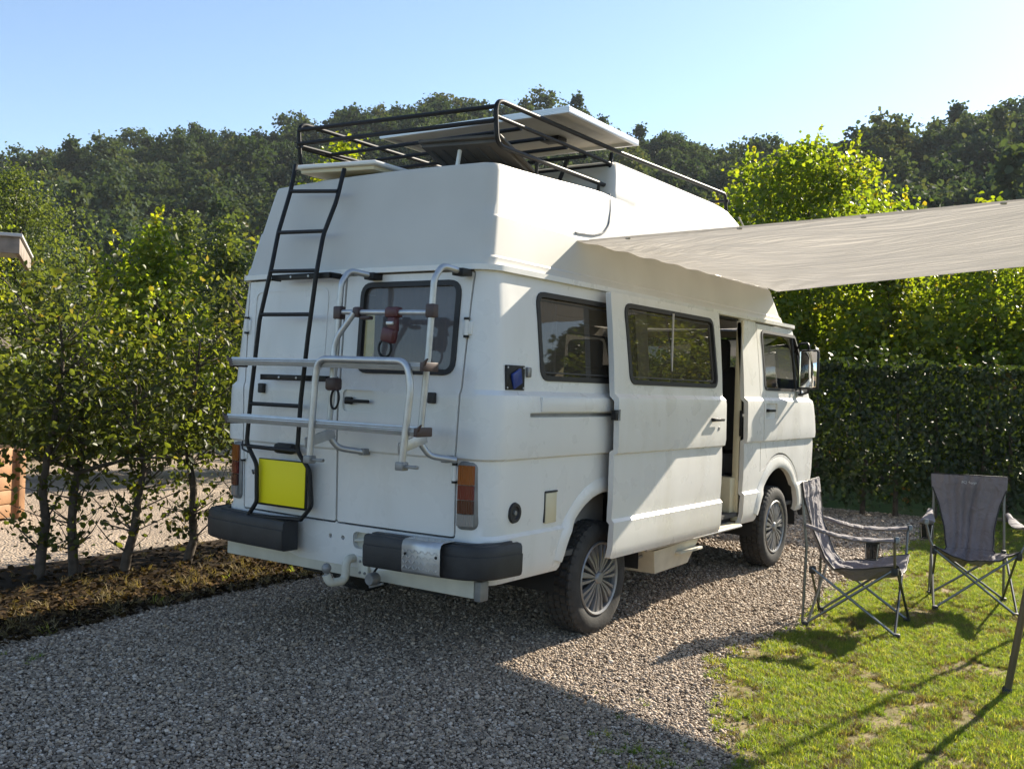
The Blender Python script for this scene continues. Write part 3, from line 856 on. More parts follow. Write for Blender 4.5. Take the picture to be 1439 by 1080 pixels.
m_.lathe([(.0, -.11), (.09, -.08), (.13, 0), (.09, .08), (0, .11)], 20, Matrix.Translation((0, YRW, .33)) @ Matrix.Rotation(R(90), 4, 'X')); m_.build('axle', M['dark'], van)
# under-floor box, waste tank and pipes
m_ = MB(); v_ = [(.60, 1.95, .40), (.97, 1.95, .40), (.93, 2.05, .235), (.62, 2.05, .235), (.60, 2.66, .42), (.97, 2.66, .42), (.93, 2.56, .245), (.62, 2.56, .245)]
m_.add(v_, [(0,1,2,3), (4,7,6,5), (0,4,5,1), (1,5,6,2), (2,6,7,3), (3,7,4,0)]); tk = m_.build('waste_tank', M['beam'], van)
m_ = MB(); m_.bbox((.93, 2.30, .34), (1.0, 2.66, .358), .004); m_.build('tank_lip', M['beam'], tk)
m_ = MB(); m_.tube(fillet([(.75, 1.62, .42), (.80, 1.66, .30), (.80, 1.93, .29)], .05), .02, 8); m_.tube(fillet([(.70, 1.6, .40), (.86, 1.72, .33), (.88, 1.95, .36)], .04), .012, 8); m_.build('drain_pipe', M['grey_metal'], van)
m_ = MB(); m_.tube([(.2, 1.0, .30), (.2, 3.6, .32)], .035, 10); m_.build('exhaust', M['grey_metal'], van)

# --- rear lamps
for sg in (1, -1):
    x0, x1 = (.812, .938); segs = [(.738, .800, 'lamp_clear', 'reverse_lens'), (.800, .870, 'lamp_dark', 'brake_lens'), (.870, .945, 'lamp_red', 'tail_lens'), (.945, 1.045, 'lamp_orange', 'indicator_lens')]
    def LP(p, t):  # bent round the body corner
        x, z = p; u = (x-x0)/(x1-x0); xx = .822+.104*u; y = .046+.030*u*u
        return (sg*xx, y-t, z)
    pol = rrect(x0, x1, .728, 1.058, .03, 4)
    m_ = MB(); a = offset_poly(pol, .006); n = len(pol)
    v_ = [LP(p, -.03) for p in a] + [LP(p, .012) for p in a] + [LP(p, .022) for p in offset_poly(pol, -.008)]
    f_ = [(k, (k+1) % n, n+(k+1) % n, n+k) for k in range(n)] + [(n+k, n+(k+1) % n, 2*n+(k+1) % n, 2*n+k) for k in range(n)] + [tuple(range(2*n, 3*n))]
    m_.add(v_, f_); tl = m_.build('tail_light', M['grey_metal'], van, ang=40)
    for z0, z1, mt, nm in segs:
        m_ = MB(); xs_ = [x0+.014+(x1-x0-.028)*i/6 for i in range(7)]
        v_ = [LP((x, z), t) for t in (.015, .034) for z in (z0+.003, z1-.001) for x in xs_]
        n = 7; f_ = []
        for i in range(n-1):
            f_ += [(14+i, 14+i+1, 21+i+1, 21+i), (i, i+1, 14+i+1, 14+i), (7+i, 7+i+1, 21+i+1, 21+i)]
        f_ += [(0, 7, 21, 14), (6, 13, 27, 20)]
        m_.add(v_, f_); m_.build(nm, M[mt], tl, ang=50)

# --- bumpers, beam, hitch
def bumper_sect(h=.168, d=.090):
    return [(-d*.3, -h/2), (d*.80, -h/2), (d*.93, -h/2+.008), (d*.98, -h/2+.025), (d, h/2-.060), (d*.99, h/2-.054), (d*.94, h/2-.052), (d*.93, h/2-.018), (d*.84, h/2-.004), (d*.55, h/2), (d*.52, h/2-.007), (d*.22, h/2-.007), (d*.19, h/2), (-d*.3, h/2)]
sect = bumper_sect()
def flip(s): return [(-a, b) for a, b in s][::-1]
for sg, x0 in ((1, .345), (-1, .255)):
    p_ = fillet([(sg*x0, -.055, .578), (sg*.70, -.035, .578), (sg*.985, .005, .578), (sg*1.005, .24, .578)], [0, .3, .12, 0], 8)
    m_ = MB()
    m_.sweep(p_, flip(sect) if sg < 0 else sect)
    m_.build('bumper', M['plastic'], van, ang=30)
m_ = MB(); v_, f_ = [], []
prof = [(-.150, .505), (-.156, .520), (-.158, .640), (-.150, .662), (-.132, .670), (-.045, .671)]
for i, (y, z) in enumerate(prof):
    for x in (.628, .862): v_.append((x, y + (.012 if x > .8 else 0), z))
f_ = [(2*i, 2*i+1, 2*i+3, 2*i+2) for i in range(len(prof)-1)]
m_.add(v_, f_); ck = m_.build('step_plate', M['alu'], van, ang=60)
sm_ = ck.modifiers.new('s', 'SOLIDIFY'); sm_.thickness = .003; sm_.offset = 0
m_ = MB(); rn = random.Random(3)
for i in range(11):
    for j in range(7):
        x = .64+i*.0205; 
        if j < 4: y, z, ax = -.1598, .535+j*.027, 0
        else: y, z, ax = -.115+(j-4)*.027, .6728, 1
        a = R(45 if (i+j) % 2 else -45)
        Mt = Matrix.Translation((x, y + (.012*(x-.628)/.234), z)) @ (Matrix.Rotation(a, 4, 'Y') if ax == 0 else Matrix.Rotation(a, 4, 'Z'))
        m_.box((-.010, -.0015, -.0025) if ax == 0 else (-.010, -.0025, -.0015), (.010, .0015, .0025) if ax == 0 else (.010, .0025, .0015), Mt)
m_.build('tread_pattern', M['alu'], ck)['kind'] = 'stuff'
for x, z in ((.65, .60), (.84, .60)):
    m_ = MB(); m_.lathe([(0, .005), (.007, .004), (.008, 0)], 10, Matrix.Translation((x, -.1585+.012*(x-.628)/.234, z)) @ Matrix.Rotation(R(90), 4, 'X')); m_.build('bolt', M['black'], ck)
m_ = MB(); m_.bbox((-.93, .035, .385), (.94, .075, .492), .006); bmm = m_.build('rear_crossmember', M['beam'], van)
m_ = MB(); m_.bbox((.945, .03, .375), (.985, .10, .475), .006); m_.build('beam_end', M['grey_metal'], bmm)
m_ = MB(); m_.bbox((.17, .012, .395), (.245, .036, .505), .004); bk = m_.build('hitch_bracket', M['beam'], van)
for dx, dz in ((.19, .42), (.19, .48), (.225, .42), (.225, .48)):
    m_ = MB(); m_.lathe([(0, .006), (.007, .006), (.008, 0)], 8, Matrix.Translation((dx, .012, dz)) @ Matrix.Rotation(R(90), 4, 'X')); m_.build('bolt', M['grey_metal'], bk)
m_ = MB(); m_.tube(fillet([(.13, .04, .49), (.13, -.03, .49), (.13, -.04, .375), (.115, -.14, .375), (.105, -.155, .42)], .04, 6), .023, 12); tb = m_.build('tow_bar', M['beam'], van)
m_ = MB(); m_.lathe([(0, .03), (.014, .026), (.025, .012), (.026, 0), (.022, -.014), (.013, -.024), (.013, -.04)], 18, Matrix.Translation((.105, -.155, .452))); m_.build('tow_ball', M['grey_metal'], tb)
m_ = MB(); m_.lathe([(0, .0), (.03, .0), (.034, .012), (.034, .05), (.028, .06), (0, .06)], 18, Matrix.Translation((.34, -.02, .415)) @ Matrix.Rotation(R(90), 4, 'X'))
m_.bbox((.29, -.035, .372), (.385, -.015, .385), .003, Matrix.Translation((.34, 0, .4)) @ Matrix.Rotation(R(-18), 4, 'Y') @ Matrix.Translation((-.34, 0, -.4))); tsk = m_.build('trailer_socket', M['grey_metal'], van)
m_ = MB(); m_.tube([(.325, -.03, .44), (.33, .03, .50)], .006, 6); m_.build('socket_cable', M['black'], tsk)
m_ = MB(); m_.tube([(.13, .03, .585), (.26, .03, .600)], .009, 8); m_.bbox((.12, .05, .54), (.265, .10, .64), .004); m_.build('towing_eye', M['beam'], van)

# --- number plate (blank yellow) and its lamp
m_ = MB(); m_.bbox((-.565, -.060, .722), (-.165, -.050, .990), .004); npl = m_.build('plate_holder', M['black'], van)
m_ = MB(); m_.bbox((-.557, -.066, .735), (-.175, -.0595, .985), .003); m_.build('number_plate', M['plate'], npl)
m_ = MB(); m_.bbox((-.435, -.075, 1.025), (-.285, -.02, 1.085), .02); m_.build('plate_lamp', M['black'], van)

# --- ladder
L_rail = [(-.50, .09, 2.70), (-.485, .04, 2.53), (-.495, -.03, 2.29), (-.475, -.09, 2.08), (-.55, -.10, 1.78), (-.60, -.10, 1.37), (-.625, -.10, 1.07), (-.545, -.09, .955), (-.54, -.085, .74), (-.61, -.085, .655)]
R_rail = [(-.095, .08, 2.635), (-.09, .02, 2.44), (-.12, -.04, 2.25), (-.10, -.10, 2.04), (-.15, -.10, 1.69), (-.19, -.10, 1.34), (-.205, -.10, 1.05), (-.115, -.09, .955), (-.095, -.085, .755), (-.175, -.085, .675)]
LX = lambda z: interp(z, [(q[2], q[0]) for q in L_rail[::-1]])
RX = lambda z: interp(z, [(q[2], q[0]) for q in R_rail[::-1]])
LY = lambda z: interp(z, [(q[2], q[1]) for q in L_rail[::-1]])
m_ = MB(); lad = None
p_ = fillet(L_rail, [0, .3, .3, .2, .3, .3, .09, .09, .06, 0], 4)
m_.tube(p_, .0125, 10)
p2 = fillet(R_rail, [0, .3, .3, .2, .3, .3, .09, .09, .06, 0], 4)
m_.tube(p2, .0125, 10); m_.tube([p_[-1], p2[-1]], .012, 10)
lad = m_.build('ladder', M['black'], van)
for z0, z1 in ((2.535, 2.50), (2.285, 2.27), (2.055, 2.045), (1.81, 1.805), (1.30, 1.30), (1.055, 1.05)):
    m_ = MB(); m_.tube([(LX(z0), LY(z0), z0), (RX(z1), LY(z1), z1)], .0115, 10); m_.build('rung', M['black'], lad)
for z, xa, xb in ((2.02, LX(2.02), -.02), (1.455, LX(1.455)+.03, -.02)):
    m_ = MB(); m_.bbox((xa, -.075, z-.016), (xb, -.062, z+.016), .003); m_.bbox((xa, -.075, z-.016), (xa+.012, -.01, z+.016), .003); m_.bbox((xb-.012, -.075, z-.016), (xb, .02, z+.016), .003)
    b_ = m_.build('ladder_bracket', M['black'], lad)
    for x in (xa+.16, xa+.30):
        m_ = MB(); m_.lathe([(0, .005), (.006, .004), (.007, 0)], 10, Matrix.Translation((x, -.075, z)) @ Matrix.Rotation(R(90), 4, 'X')); m_.build('bolt', M['alu'], b_)
m_ = MB(); m_.tube(fillet([(-.62, -.09, 1.02), (-.72, -.05, 1.03), (-.78, 0.0, 1.07)], .04), .006, 6); m_.build('ladder_stay', M['black'], lad)
m_ = MB(); m_.tube([(-.57, -.09, .90), (-.72, .03, .90)], .006, 6); m_.build('ladder_stay', M['black'], lad)

# --- bicycle carrier
bc = MB()
UL, UR = .155, .785
for xu, hx in ((UL, .20), (UR, .80)):
    bc.tube(fillet([(hx+.03, -.005, 2.012), (xu+.012, -.12, 2.030), (xu, -.165, 1.96), (xu-.02, -.165, 1.6), (xu-.06, -.165, 1.16), (xu-.03, -.12, 1.09), (xu+.07, -.03, 1.072)], [0, .05, .09, .2, .08, .08, 0], 6), .0165, 12)
bc.tube([(UL-.01, -.165, 1.808), (UR-.01, -.165, 1.795)], .014, 12)
bike = bc.build('bicycle_carrier', M['alu'], van, ang=60)
for hx in (.225, .825):
    m_ = MB(); m_.bbox((hx-.035, -.035, 1.992), (hx+.035, .045, 2.028), .004); m_.build('hook', M['black'], bike)
for xu in (UL-.008, UR-.008):
    m_ = MB(); m_.bbox((xu-.026, -.188, 1.770), (xu+.026, -.142, 1.838), .008); m_.build('clamp', M['brownplastic'], bike)
for xu in (UL+.075, UR+.01):
    m_ = MB(); m_.bbox((xu-.03, -.045, 1.055), (xu+.01, .012, 1.09), .004); m_.build('foot_bracket', M['grey_metal'], bike)
# wheel channels
for z, xa, xb in ((1.53, -.475, .885), (1.22, -.495, .860)):
    yc = -.30; sect_ = [(-.048, -.018), (.048, -.018), (.055, .004), (.050, .022), (.042, .022), (.036, -.006), (-.036, -.006), (-.042, .022), (-.050, .022), (-.055, .004)]
    m_ = MB(); m_.sweep([(xa, yc, z+.006), (xb, yc, z-.006)], sect_); ch = m_.build('wheel_channel', M['alu'], bike, ang=30)
    m_ = MB()
    for q in (-.030, -.010, .010, .030): m_.box((xa+.01, yc-.0575, z+q*.5-.002), (xb-.01, yc-.055, z+q*.5+.002))
    m_.build('channel_rib', M['silver'], ch)
    for xe, sg in ((xa, -1), (xb, 1)):
        m_ = MB(); m_.bbox((xe-.012, yc-.058, z-.026), (xe+.012, yc+.056, z+.018), .005)
        m_.add([(xe, yc-.058, z-.02), (xe+sg*.035, yc-.062, z+.034), (xe+sg*.035, yc-.05, z+.034), (xe, yc-.04, z-.02), (xe, yc-.058, z+.012), (xe, yc-.04, z+.012)], [(0,1,4), (3,5,2), (0,3,2,1), (1,2,5,4)])
        m_.build('end_cap', M['brownplastic'], ch)
# front hoop
m_ = MB(); m_.tube(fillet([(.165, -.36, 1.05), (.185, -.36, 1.42), (.20, -.36, 1.555), (.80, -.36, 1.55), (.825, -.36, 1.42), (.785, -.36, 1.06)], [0, .3, .10, .10, .3, 0], 8), .0175, 12); m_.build('hoop', M['alu'], bike, ang=60)
for x, zz in ((.165, 1.045), (.785, 1.055)):
    m_ = MB(); m_.bbox((x-.024, -.384, zz-.022), (x+.024, -.336, zz+.018), .005); m_.bbox((x+.02, -.37, zz-.010), (x+.10, -.35, zz+.006), .003); m_.build('hoop_foot', M['grey_metal'], bike)
for xa, xb, z in ((.175, UL-.05, 1.15), (.80, UR-.05, 1.16)):
    m_ = MB(); m_.bbox((xb+.02, -.365, z-.028), (xb+.030, -.15, z+.028), .004, Matrix.Translation((0, -.25, z)) @ Matrix.Rotation(R(14), 4, 'X') @ Matrix.Translation((0, .25, -z))); m_.build('link_plate', M['alu'], bike)
# bent bike arm with clamp, strap clamp on the cross bar
m_ = MB(); m_.tube(fillet([(.275, -.185, 1.80), (.16, -.21, 1.65), (.17, -.22, 1.45)], [0, .18, 0], 10), .0155, 12); arm = m_.build('bike_arm', M['alu'], bike, ang=60)
m_ = MB(); m_.bbox((.14, -.25, 1.395), (.215, -.19, 1.462), .014); m_.build('arm_jaw', M['brownplastic'], arm)
m_ = MB(); m_.bbox((.262, -.192, 1.778), (.306, -.14, 1.832), .012); m_.bbox((.31, -.185, 1.765), (.38, -.15, 1.785), .008); m_.build('arm_clamp', M['brownplastic'], arm)
def strap(cx, cz, y, w, h, rot):
    m_ = MB(); Mt = Matrix.Translation((cx, y, cz)) @ Matrix.Rotation(rot, 4, 'Y')
    pts = [Mt @ Vector((w*math.cos(2*math.pi*k/20), 0, h*math.sin(2*math.pi*k/20))) for k in range(20)]
    m_.tube(pts, .0065, 6, closed=True); return m_
strap(.19, 1.352, -.22, .028, .052, .1).build('strap', M['black'], arm)
m_ = MB(); m_.bbox((.485, -.192, 1.772), (.572, -.138, 1.828), .014); m_.bbox((.51, -.195, 1.70), (.56, -.15, 1.775), .010); m_.bbox((.475, -.205, 1.645), (.56, -.155, 1.722), .016, Matrix.Translation((.52, 0, 1.69)) @ Matrix.Rotation(R(12), 4, 'Y') @ Matrix.Translation((-.52, 0, -1.69))); cl = m_.build('strap_clamp', M['burgundy'], bike)
strap(.495, 1.618, -.185, .042, .045, 0).build('strap', M['black'], cl)
m_ = MB(); m_.bbox((.515, -.208, 1.735), (.56, -.195, 1.752), .003); m_.build('buckle', M['alu'], cl)

# --- roof rack
def both(fn):
    for sg in (1, -1): fn(sg)
rack = MB(); XR = .755
ZT = {1: 2.975, -1: 3.035}; ZF = 2.885; ZBt = {1: 2.735, -1: 2.76}
for sg in (1, -1):
    zt, zb = ZT[sg], ZBt[sg]
    rack.tube(fillet([(sg*XR, 1.60, zt-.02), (sg*XR, 1.56, zb), (sg*(XR), .36, zb), (sg*XR, .33, zt), (sg*XR, 1.70, zt+.005), (sg*XR*.97, 3.48, 3.03), (sg*XR*.97, 3.52, 2.86)], [0, .06, .07, .07, .2, .05, 0], 7), .0135, 10)
    rack.tube([(sg*XR, .33, ZF), (sg*XR, 1.62, ZF)], .0115, 10)
    rack.tube([(sg*XR*.95, .33, ZF), (sg*XR*.95, 3.3, ZF+.06)], .0115, 10) if sg < 0 else None
rackobj = rack.build('roof_rack', M['black'], van, ang=60)
for z_l, z_r, y in ((2.99, 2.935, .335), (2.905, 2.86, .335)):
    m_ = MB(); m_.tube([(-XR, y, z_l), (XR, y, z_r)], .0125, 10); m_.build('cross_bar', M['black'], rackobj)
for y in (.58, .82, 1.06, 1.30, 1.58):
    m_ = MB(); m_.tube([(-XR, y, ZF), (XR, y, ZF-.012)], .0115, 10); m_.build('cross_bar', M['black'], rackobj)
for sg in (1, -1):
    for y in (.75, 1.45):
        m_ = MB(); m_.tube([(sg*XR, y, ZBt[sg]), (sg*(XR-.02), y+.02, 2.60)], .010, 8); m_.build('rack_foot', M['black'], rackobj)
for y0, x0, x1 in ((1.30, .25, .42), (1.30, .62, .45)):
    m_ = MB(); m_.tube([(x0, y0, ZF), (x1, y0+.05, 2.58)], .013, 8); m_.build('rack_brace', M['black'], rackobj)
m_ = MB(); m_.tube([(-XR, 3.50, 2.98), (XR, 3.50, 2.98)], .0115, 8); m_.build('cross_bar', M['black'], rackobj)
# solar panel
Mp = Matrix.Translation((.155, 1.31, 3.045)) @ Matrix.Rotation(R(2.0), 4, 'Z') @ Matrix.Rotation(R(.6), 4, 'X')
hx, hy = .705, .455
m_ = MB()
for lo, hi in (((-hx, -hy, -.017), (hx, -hy+.022, .019)), ((-hx, hy-.022, -.017), (hx, hy, .019)), ((-hx, -hy+.022, -.017), (-hx+.022, hy-.022, .019)), ((hx-.022, -hy+.022, -.017), (hx, hy-.022, .019))):
    m_.box(lo, hi, Mp)
for zz in (-.008, .002, .011):
    m_.box((-hx-.0025, -hy-.0025, zz-.0028), (hx+.0025, -hy, zz+.0028), Mp); m_.box((hx, -hy-.0025, zz-.0028), (hx+.0025, hy, zz+.0028), Mp)
spn = m_.build('solar_panel', M['alu'] if False else plain('panel_frame', (.66, .67, .68), .38, metal=.6), van)
m_ = MB(); m_.box((-hx+.021, -hy+.021, .004), (hx-.021, hy-.021, .010), Mp); m_.build('back_sheet', M['solarback'], spn)
m_ = MB(); m_.box((-hx+.021, -hy+.021, .0105), (hx-.021, hy-.021, .015), Mp); m_.build('cells', plain('solar_cells', (.01, .014, .04), .12), spn)
m_ = MB(); m_.bbox((.20, .05, -.022), (.34, .16, .0035), .004, Mp); m_.build('junction_box', M['black'], spn)
# open roof hatch near the rear, and the tilted skylight lid above the ladder
Mh = Matrix.Translation((.43, .86, 2.66)) @ Matrix.Rotation(R(-15), 4, 'X') @ Matrix.Rotation(R(6), 4, 'Z')
m_ = MB(); m_.bbox((-.27, -.52, 0), (.27, 0, .022), .010, Mh); m_.bbox((-.25, -.50, -.022), (.25, -.02, .0), .004, Mh); hat = m_.build('roof_hatch', plain('hatch_grey', (.075, .065, .052), .6, var=.2), van)
m_ = MB()
for q in range(6): m_.box((-.21+q*.075, -.46, -.026), (-.195+q*.075, -.06, -.0225), Mh)
m_.build('hatch_rib', M['seatgrey'], hat)
m_ = MB(); m_.tube([(.43, .42, 2.60), (.45, .43, 2.765)], .012, 8); m_.build('hatch_stay', M['white'], hat)
m_ = MB(); m_.bbox((.15, .50, 2.57), (.72, 1.05, 2.655), .02); m_.build('hatch_frame', M['grp'], hat)
Ms = Matrix.Translation((-.22, .42, 2.675)) @ Matrix.Rotation(R(3), 4, 'Y')
m_ = MB(); m_.bbox((-.36, -.27, .0), (.29, .27, .026), .012, Ms); sk = m_.build('skylight_lid', M['white'], van)
m_ = MB(); m_.bbox((-.33, -.245, -.024), (.26, .245, .0), .006, Ms); m_.build('lid_underside', M['cream'], sk)
m_ = MB(); m_.bbox((-.48, .25, 2.56), (.02, .66, 2.64), .02); m_.build('skylight_frame', M['grp'], sk)

# --- exterior mirror
mr = MB(); mr.bbox((1.045, 4.44, 1.505), (1.215, 4.49, 1.845), .022); mirror = mr.build('mirror', M['black'], van)
m_ = MB(); m_.bbox((1.057, 4.434, 1.52), (1.203, 4.4405, 1.83), .010); m_.build('mirror_glass', M['mirrorglass'], mirror)
m_ = MB(); m_.tube(fillet([(.93, 4.66, 1.83), (1.0, 4.60, 1.90), (1.11, 4.475, 1.90), (1.125, 4.47, 1.83)], .05), .010, 8)
m_.tube(fillet([(.985, 4.60, 1.465), (1.03, 4.56, 1.455), (1.12, 4.48, 1.48), (1.13, 4.47, 1.53)], .03), .010, 8); m_.tube(fillet([(.955, 4.66, 1.80), (1.0, 4.60, 1.62), (1.03, 4.56, 1.455)], .1), .008, 8); m_.build('mirror_arm', M['black'], mirror)
m_ = MB(); m_.bbox((.978, 4.575, 1.44), (1.035, 4.625, 1.49), .008); m_.build('mirror_mount', M['alu'], mirror)
# front bumper and side marker
m_ = MB(); p_ = fillet([(-.99, 4.80, .46), (-1.0, 5.20, .46), (0, 5.44, .46), (1.0, 5.20, .46), (.99, 4.80, .46)], [0, .2, .6, .2, 0], 8)
m_.sweep(p_, [(-.03, -.07), (.03, -.07), (.05, 0), (.03, .07), (-.03, .07)]); m_.build('front_bumper', M['plastic'], van)
# ================================================================== SUN SAIL, POLES, ROPE
def cloth_mat(nm='sail_cloth', k=1.0):
    m, nt, b = new_mat(nm); out = nt.nodes['Material Output']
    tc = nt.nodes.new('ShaderNodeTexCoord')
    n = nt.nodes.new('ShaderNodeTexNoise'); n.inputs['Scale'].default_value = 2.2; n.inputs['Detail'].default_value = 5; n.inputs['Distortion'].default_value = 2.2
    mp = nt.nodes.new('ShaderNodeMapping'); mp.inputs['Scale'].default_value = (.55, 3.2, 1.0); mp.inputs['Rotation'].default_value = (0, 0, R(-4))
    nt.links.new(tc.outputs['Object'], mp.inputs[0]); nt.links.new(mp.outputs[0], n.inputs['Vector'])
    bp = nt.nodes.new('ShaderNodeBump'); bp.inputs['Strength'].default_value = .8; bp.inputs['Distance'].default_value = .05
    nt.links.new(n.outputs['Fac'], bp.inputs['Height'])
    b.inputs['Base Color'].default_value = (.45*k, .435*k, .415*k, 1); b.inputs['Roughness'].default_value = .85
    nt.links.new(bp.outputs[0], b.inputs['Normal'])
    t = nt.nodes.new('ShaderNodeBsdfTranslucent'); t.inputs[0].default_value = (.42*k, .40*k, .375*k, 1)
    nt.links.new(bp.outputs[0], t.inputs['Normal'])
    mx = nt.nodes.new('ShaderNodeMixShader'); mx.inputs[0].default_value = .5
    nt.links.new(b.outputs[0], mx.inputs[1]); nt.links.new(t.outputs[0], mx.inputs[2]); nt.links.new(mx.outputs[0], out.inputs[0])
    return m
M['sail'] = cloth_mat()
A1, A2, B2, B1 = Vector((.887, .985, 2.302)), Vector((.878, 4.40, 2.342)), Vector((3.28, 3.90, 2.445)), Vector((3.5, 1.24, 2.412))
sail = tag(empty('sun_sail', (0, 0, 0)), 'beige cloth sun sail stretched out from the side of the van roof', 'sun sail')
NU, NV = 70, 60
rn = random.Random(5)
ph = [(rn.uniform(2, 9), rn.uniform(8, 30), rn.uniform(0, 6), rn.uniform(.003, .009)) for _ in range(14)]
def sail_pt(u, v):
    """u from van (0) outwards, v from rear edge (0) to front edge (1)"""
    p = (A1*(1-u)+B1*u)*(1-v) + (A2*(1-u)+B2*u)*v
    sag = .09*math.sin(math.pi*min(1, u*1.0))*math.sin(math.pi*v)
    inx = .03*math.sin(math.pi*u)
    p = p + Vector((0, inx*(1-2*v), -sag))
    w = .030*noise.noise((u*1.6, v*4.5+u*1.5, .3)) + .014*noise.noise((u*3.0+v*2, v*13-u*3, 2.7)) + .007*noise.noise((u*7-v*3, v*30+u*5, 5.1))
    fan = math.atan2(v+.02, u+.05)                    # folds running out of the van-side corners
    w += .010*math.sin(fan*26)*math.exp(-(u*u+v*v)*5) + .010*math.sin(math.atan2(1.02-v, u+.05)*22)*math.exp(-(u*u+(1-v)**2)*5)
    edge = min(1, 8*v, 8*(1-v))*min(1, 10*u+.15)
    p.z += w*edge
    # scalloped lower hem against the van
    if u < .04: p.z -= .006*math.sin(v*60)*(1-u/.04)
    return p
m_ = MB(); v_ = [sail_pt(i/NU, .020+.968*j/NV) for i in range(NU+1) for j in range(NV+1)]
f_ = [(i*(NV+1)+j, (i+1)*(NV+1)+j, (i+1)*(NV+1)+j+1, i*(NV+1)+j+1) for i in range(NU) for j in range(NV)]
m_.add(v_, f_); m_.build('cloth', M['sail'], sail, ang=180, fix=False)
M['hem'] = cloth_mat('hem_cloth', .72)
for v0, v1 in ((0, .020), (1, .988)):
    m_ = MB(); vv = []
    for i in range(NU+1):
        for q in (v0, (v0+v1)/2, v1): vv.append(sail_pt(i/NU, q))
    ff = [(i*3+k, i*3+k+1, i*3+k+4, i*3+k+3) for i in range(NU) for k in (0, 1)]
    m_.add(vv, ff); hm = m_.build('hem', M['hem'], sail, ang=180, fix=False)
    for i in range(8, NU, 17):
        p = sail_pt(i/NU, (v0+v1)/2); m_ = MB()
        m_.tube([(p.x+.011*math.cos(a*.5236), p.y+.011*math.sin(a*.5236), p.z-.006) for a in range(12)], .0045, 6, closed=True); m_.build('eyelet', M['alu'], hm)
# keder strip along the roof
m_ = MB(); m_.tube([(A1.x-.004, A1.y, A1.z), (A2.x-.008, A2.y, A2.z)], .006, 8); m_.build('edge_rope', M['hem'], sail)
def pole(name, label, base, top):
    P0, P1 = Vector(base), Vector(top); r_ = tag(empty(name, base), label, 'pole', 'poles under the sun sail')
    d = P1-P0
    m_ = MB(); m_.tube([(0, 0, .01), d*.5], .0175, 12); m_.build('lower_tube', M['pole'], r_)
    m_ = MB(); m_.tube([d*.49, d*1.015], .0150, 12); m_.build('upper_tube', M['pole'], r_)
    m_ = MB(); m_.lathe([(0, 0), (.024, 0), (.024, .03), (.019, .04)], 14); m_.build('rubber_foot', M['rubber'], r_)
    return r_
M['pole'] = plain('bronze_pole', (.16, .14, .12), .4, metal=.7, var=.15)
pole('sail_pole', 'thin dark metal pole standing on the grass at the right edge', (3.125, 1.556, 0), (B1.x, B1.y, B1.z))
m_ = MB(); d = Vector((4.75, .35, 0))
rope = [B1.lerp(d, t/20) - Vector((0, 0, .03*math.sin(math.pi*t/20))) for t in range(21)]
m_.tube(rope, .003, 6); m_.build('guy_rope', M['white'], None); tag(bpy.data.objects['guy_rope'], 'thin guy rope running from the sun sail corner down to the grass', 'rope')
pole('sail_pole', 'thin dark metal pole holding the far outer sail corner', (3.08, 3.34, 0), (B2.x, B2.y, B2.z))
m_ = MB(); d = Vector((4.6, 4.6, 0)); m_.tube([B2.lerp(d, t/8) for t in range(9)], .003, 6); g2 = m_.build('guy_rope', M['white'], None); tag(g2, 'thin guy rope from the far outer sail corner', 'rope')

# ================================================================== CAMPING CHAIRS
def fabric(name, col, scale=200):
    m, nt, b = new_mat(name); out = nt.nodes['Material Output']
    tc = nt.nodes.new('ShaderNodeTexCoord'); n = nt.nodes.new('ShaderNodeTexNoise'); n.inputs['Scale'].default_value = 6; n.inputs['Detail'].default_value = 5; n.inputs['Distortion'].default_value = .8
    nt.links.new(tc.outputs['Object'], n.inputs['Vector'])
    w = nt.nodes.new('ShaderNodeTexNoise'); w.inputs['Scale'].default_value = 11; w.inputs['Detail'].default_value = 3; w.inputs['Distortion'].default_value = 1.0
    nt.links.new(tc.outputs['Object'], w.inputs['Vector'])
    bp = nt.nodes.new('ShaderNodeBump'); bp.inputs['Strength'].default_value = .9; bp.inputs['Distance'].default_value = .035
    nt.links.new(w.outputs['Fac'], bp.inputs['Height']); nt.links.new(bp.outputs[0], b.inputs['Normal'])
    r = ramp_node(nt, [(.3, *[c*.85 for c in col]), (.7, *[c*1.1 for c in col])]); nt.links.new(n.outputs['Fac'], r.inputs['Fac']); nt.links.new(r.outputs[0], b.inputs['Base Color'])
    b.inputs['Roughness'].default_value = .8
    b.inputs['Sheen Weight'].default_value = .15
    t = nt.nodes.new('ShaderNodeBsdfTranslucent'); t.inputs[0].default_value = (*[c*.7 for c in col], 1)
    mx = nt.nodes.new('ShaderNodeMixShader'); mx.inputs[0].default_value = .10
    nt.links.new(b.outputs[0], mx.inputs[1]); nt.links.new(t.outputs[0], mx.inputs[2]); nt.links.new(mx.outputs[0], out.inputs[0])
    return m
M['chaircloth'] = fabric('chair_cloth', (.195, .175, .192))
M['steel'] = plain('chair_steel', (.16, .165, .165), .35, metal=.85, var=.1)
M['print'] = plain('white_print', (.7, .7, .7), .6)

def text_mesh(body_, size):
    c_ = bpy.data.curves.new('t', 'FONT'); c_.body = body_; c_.size = size; c_.align_x = 'CENTER'; c_.align_y = 'CENTER'; c_.extrude = .0006
    o = bpy.data.objects.new('t', c_); COL.objects.link(o)
    dg = bpy.context.evaluated_depsgraph_get(); me = bpy.data.meshes.new_from_object(o.evaluated_get(dg))
    bpy.data.objects.remove(o); bpy.data.curves.remove(c_)
    return me

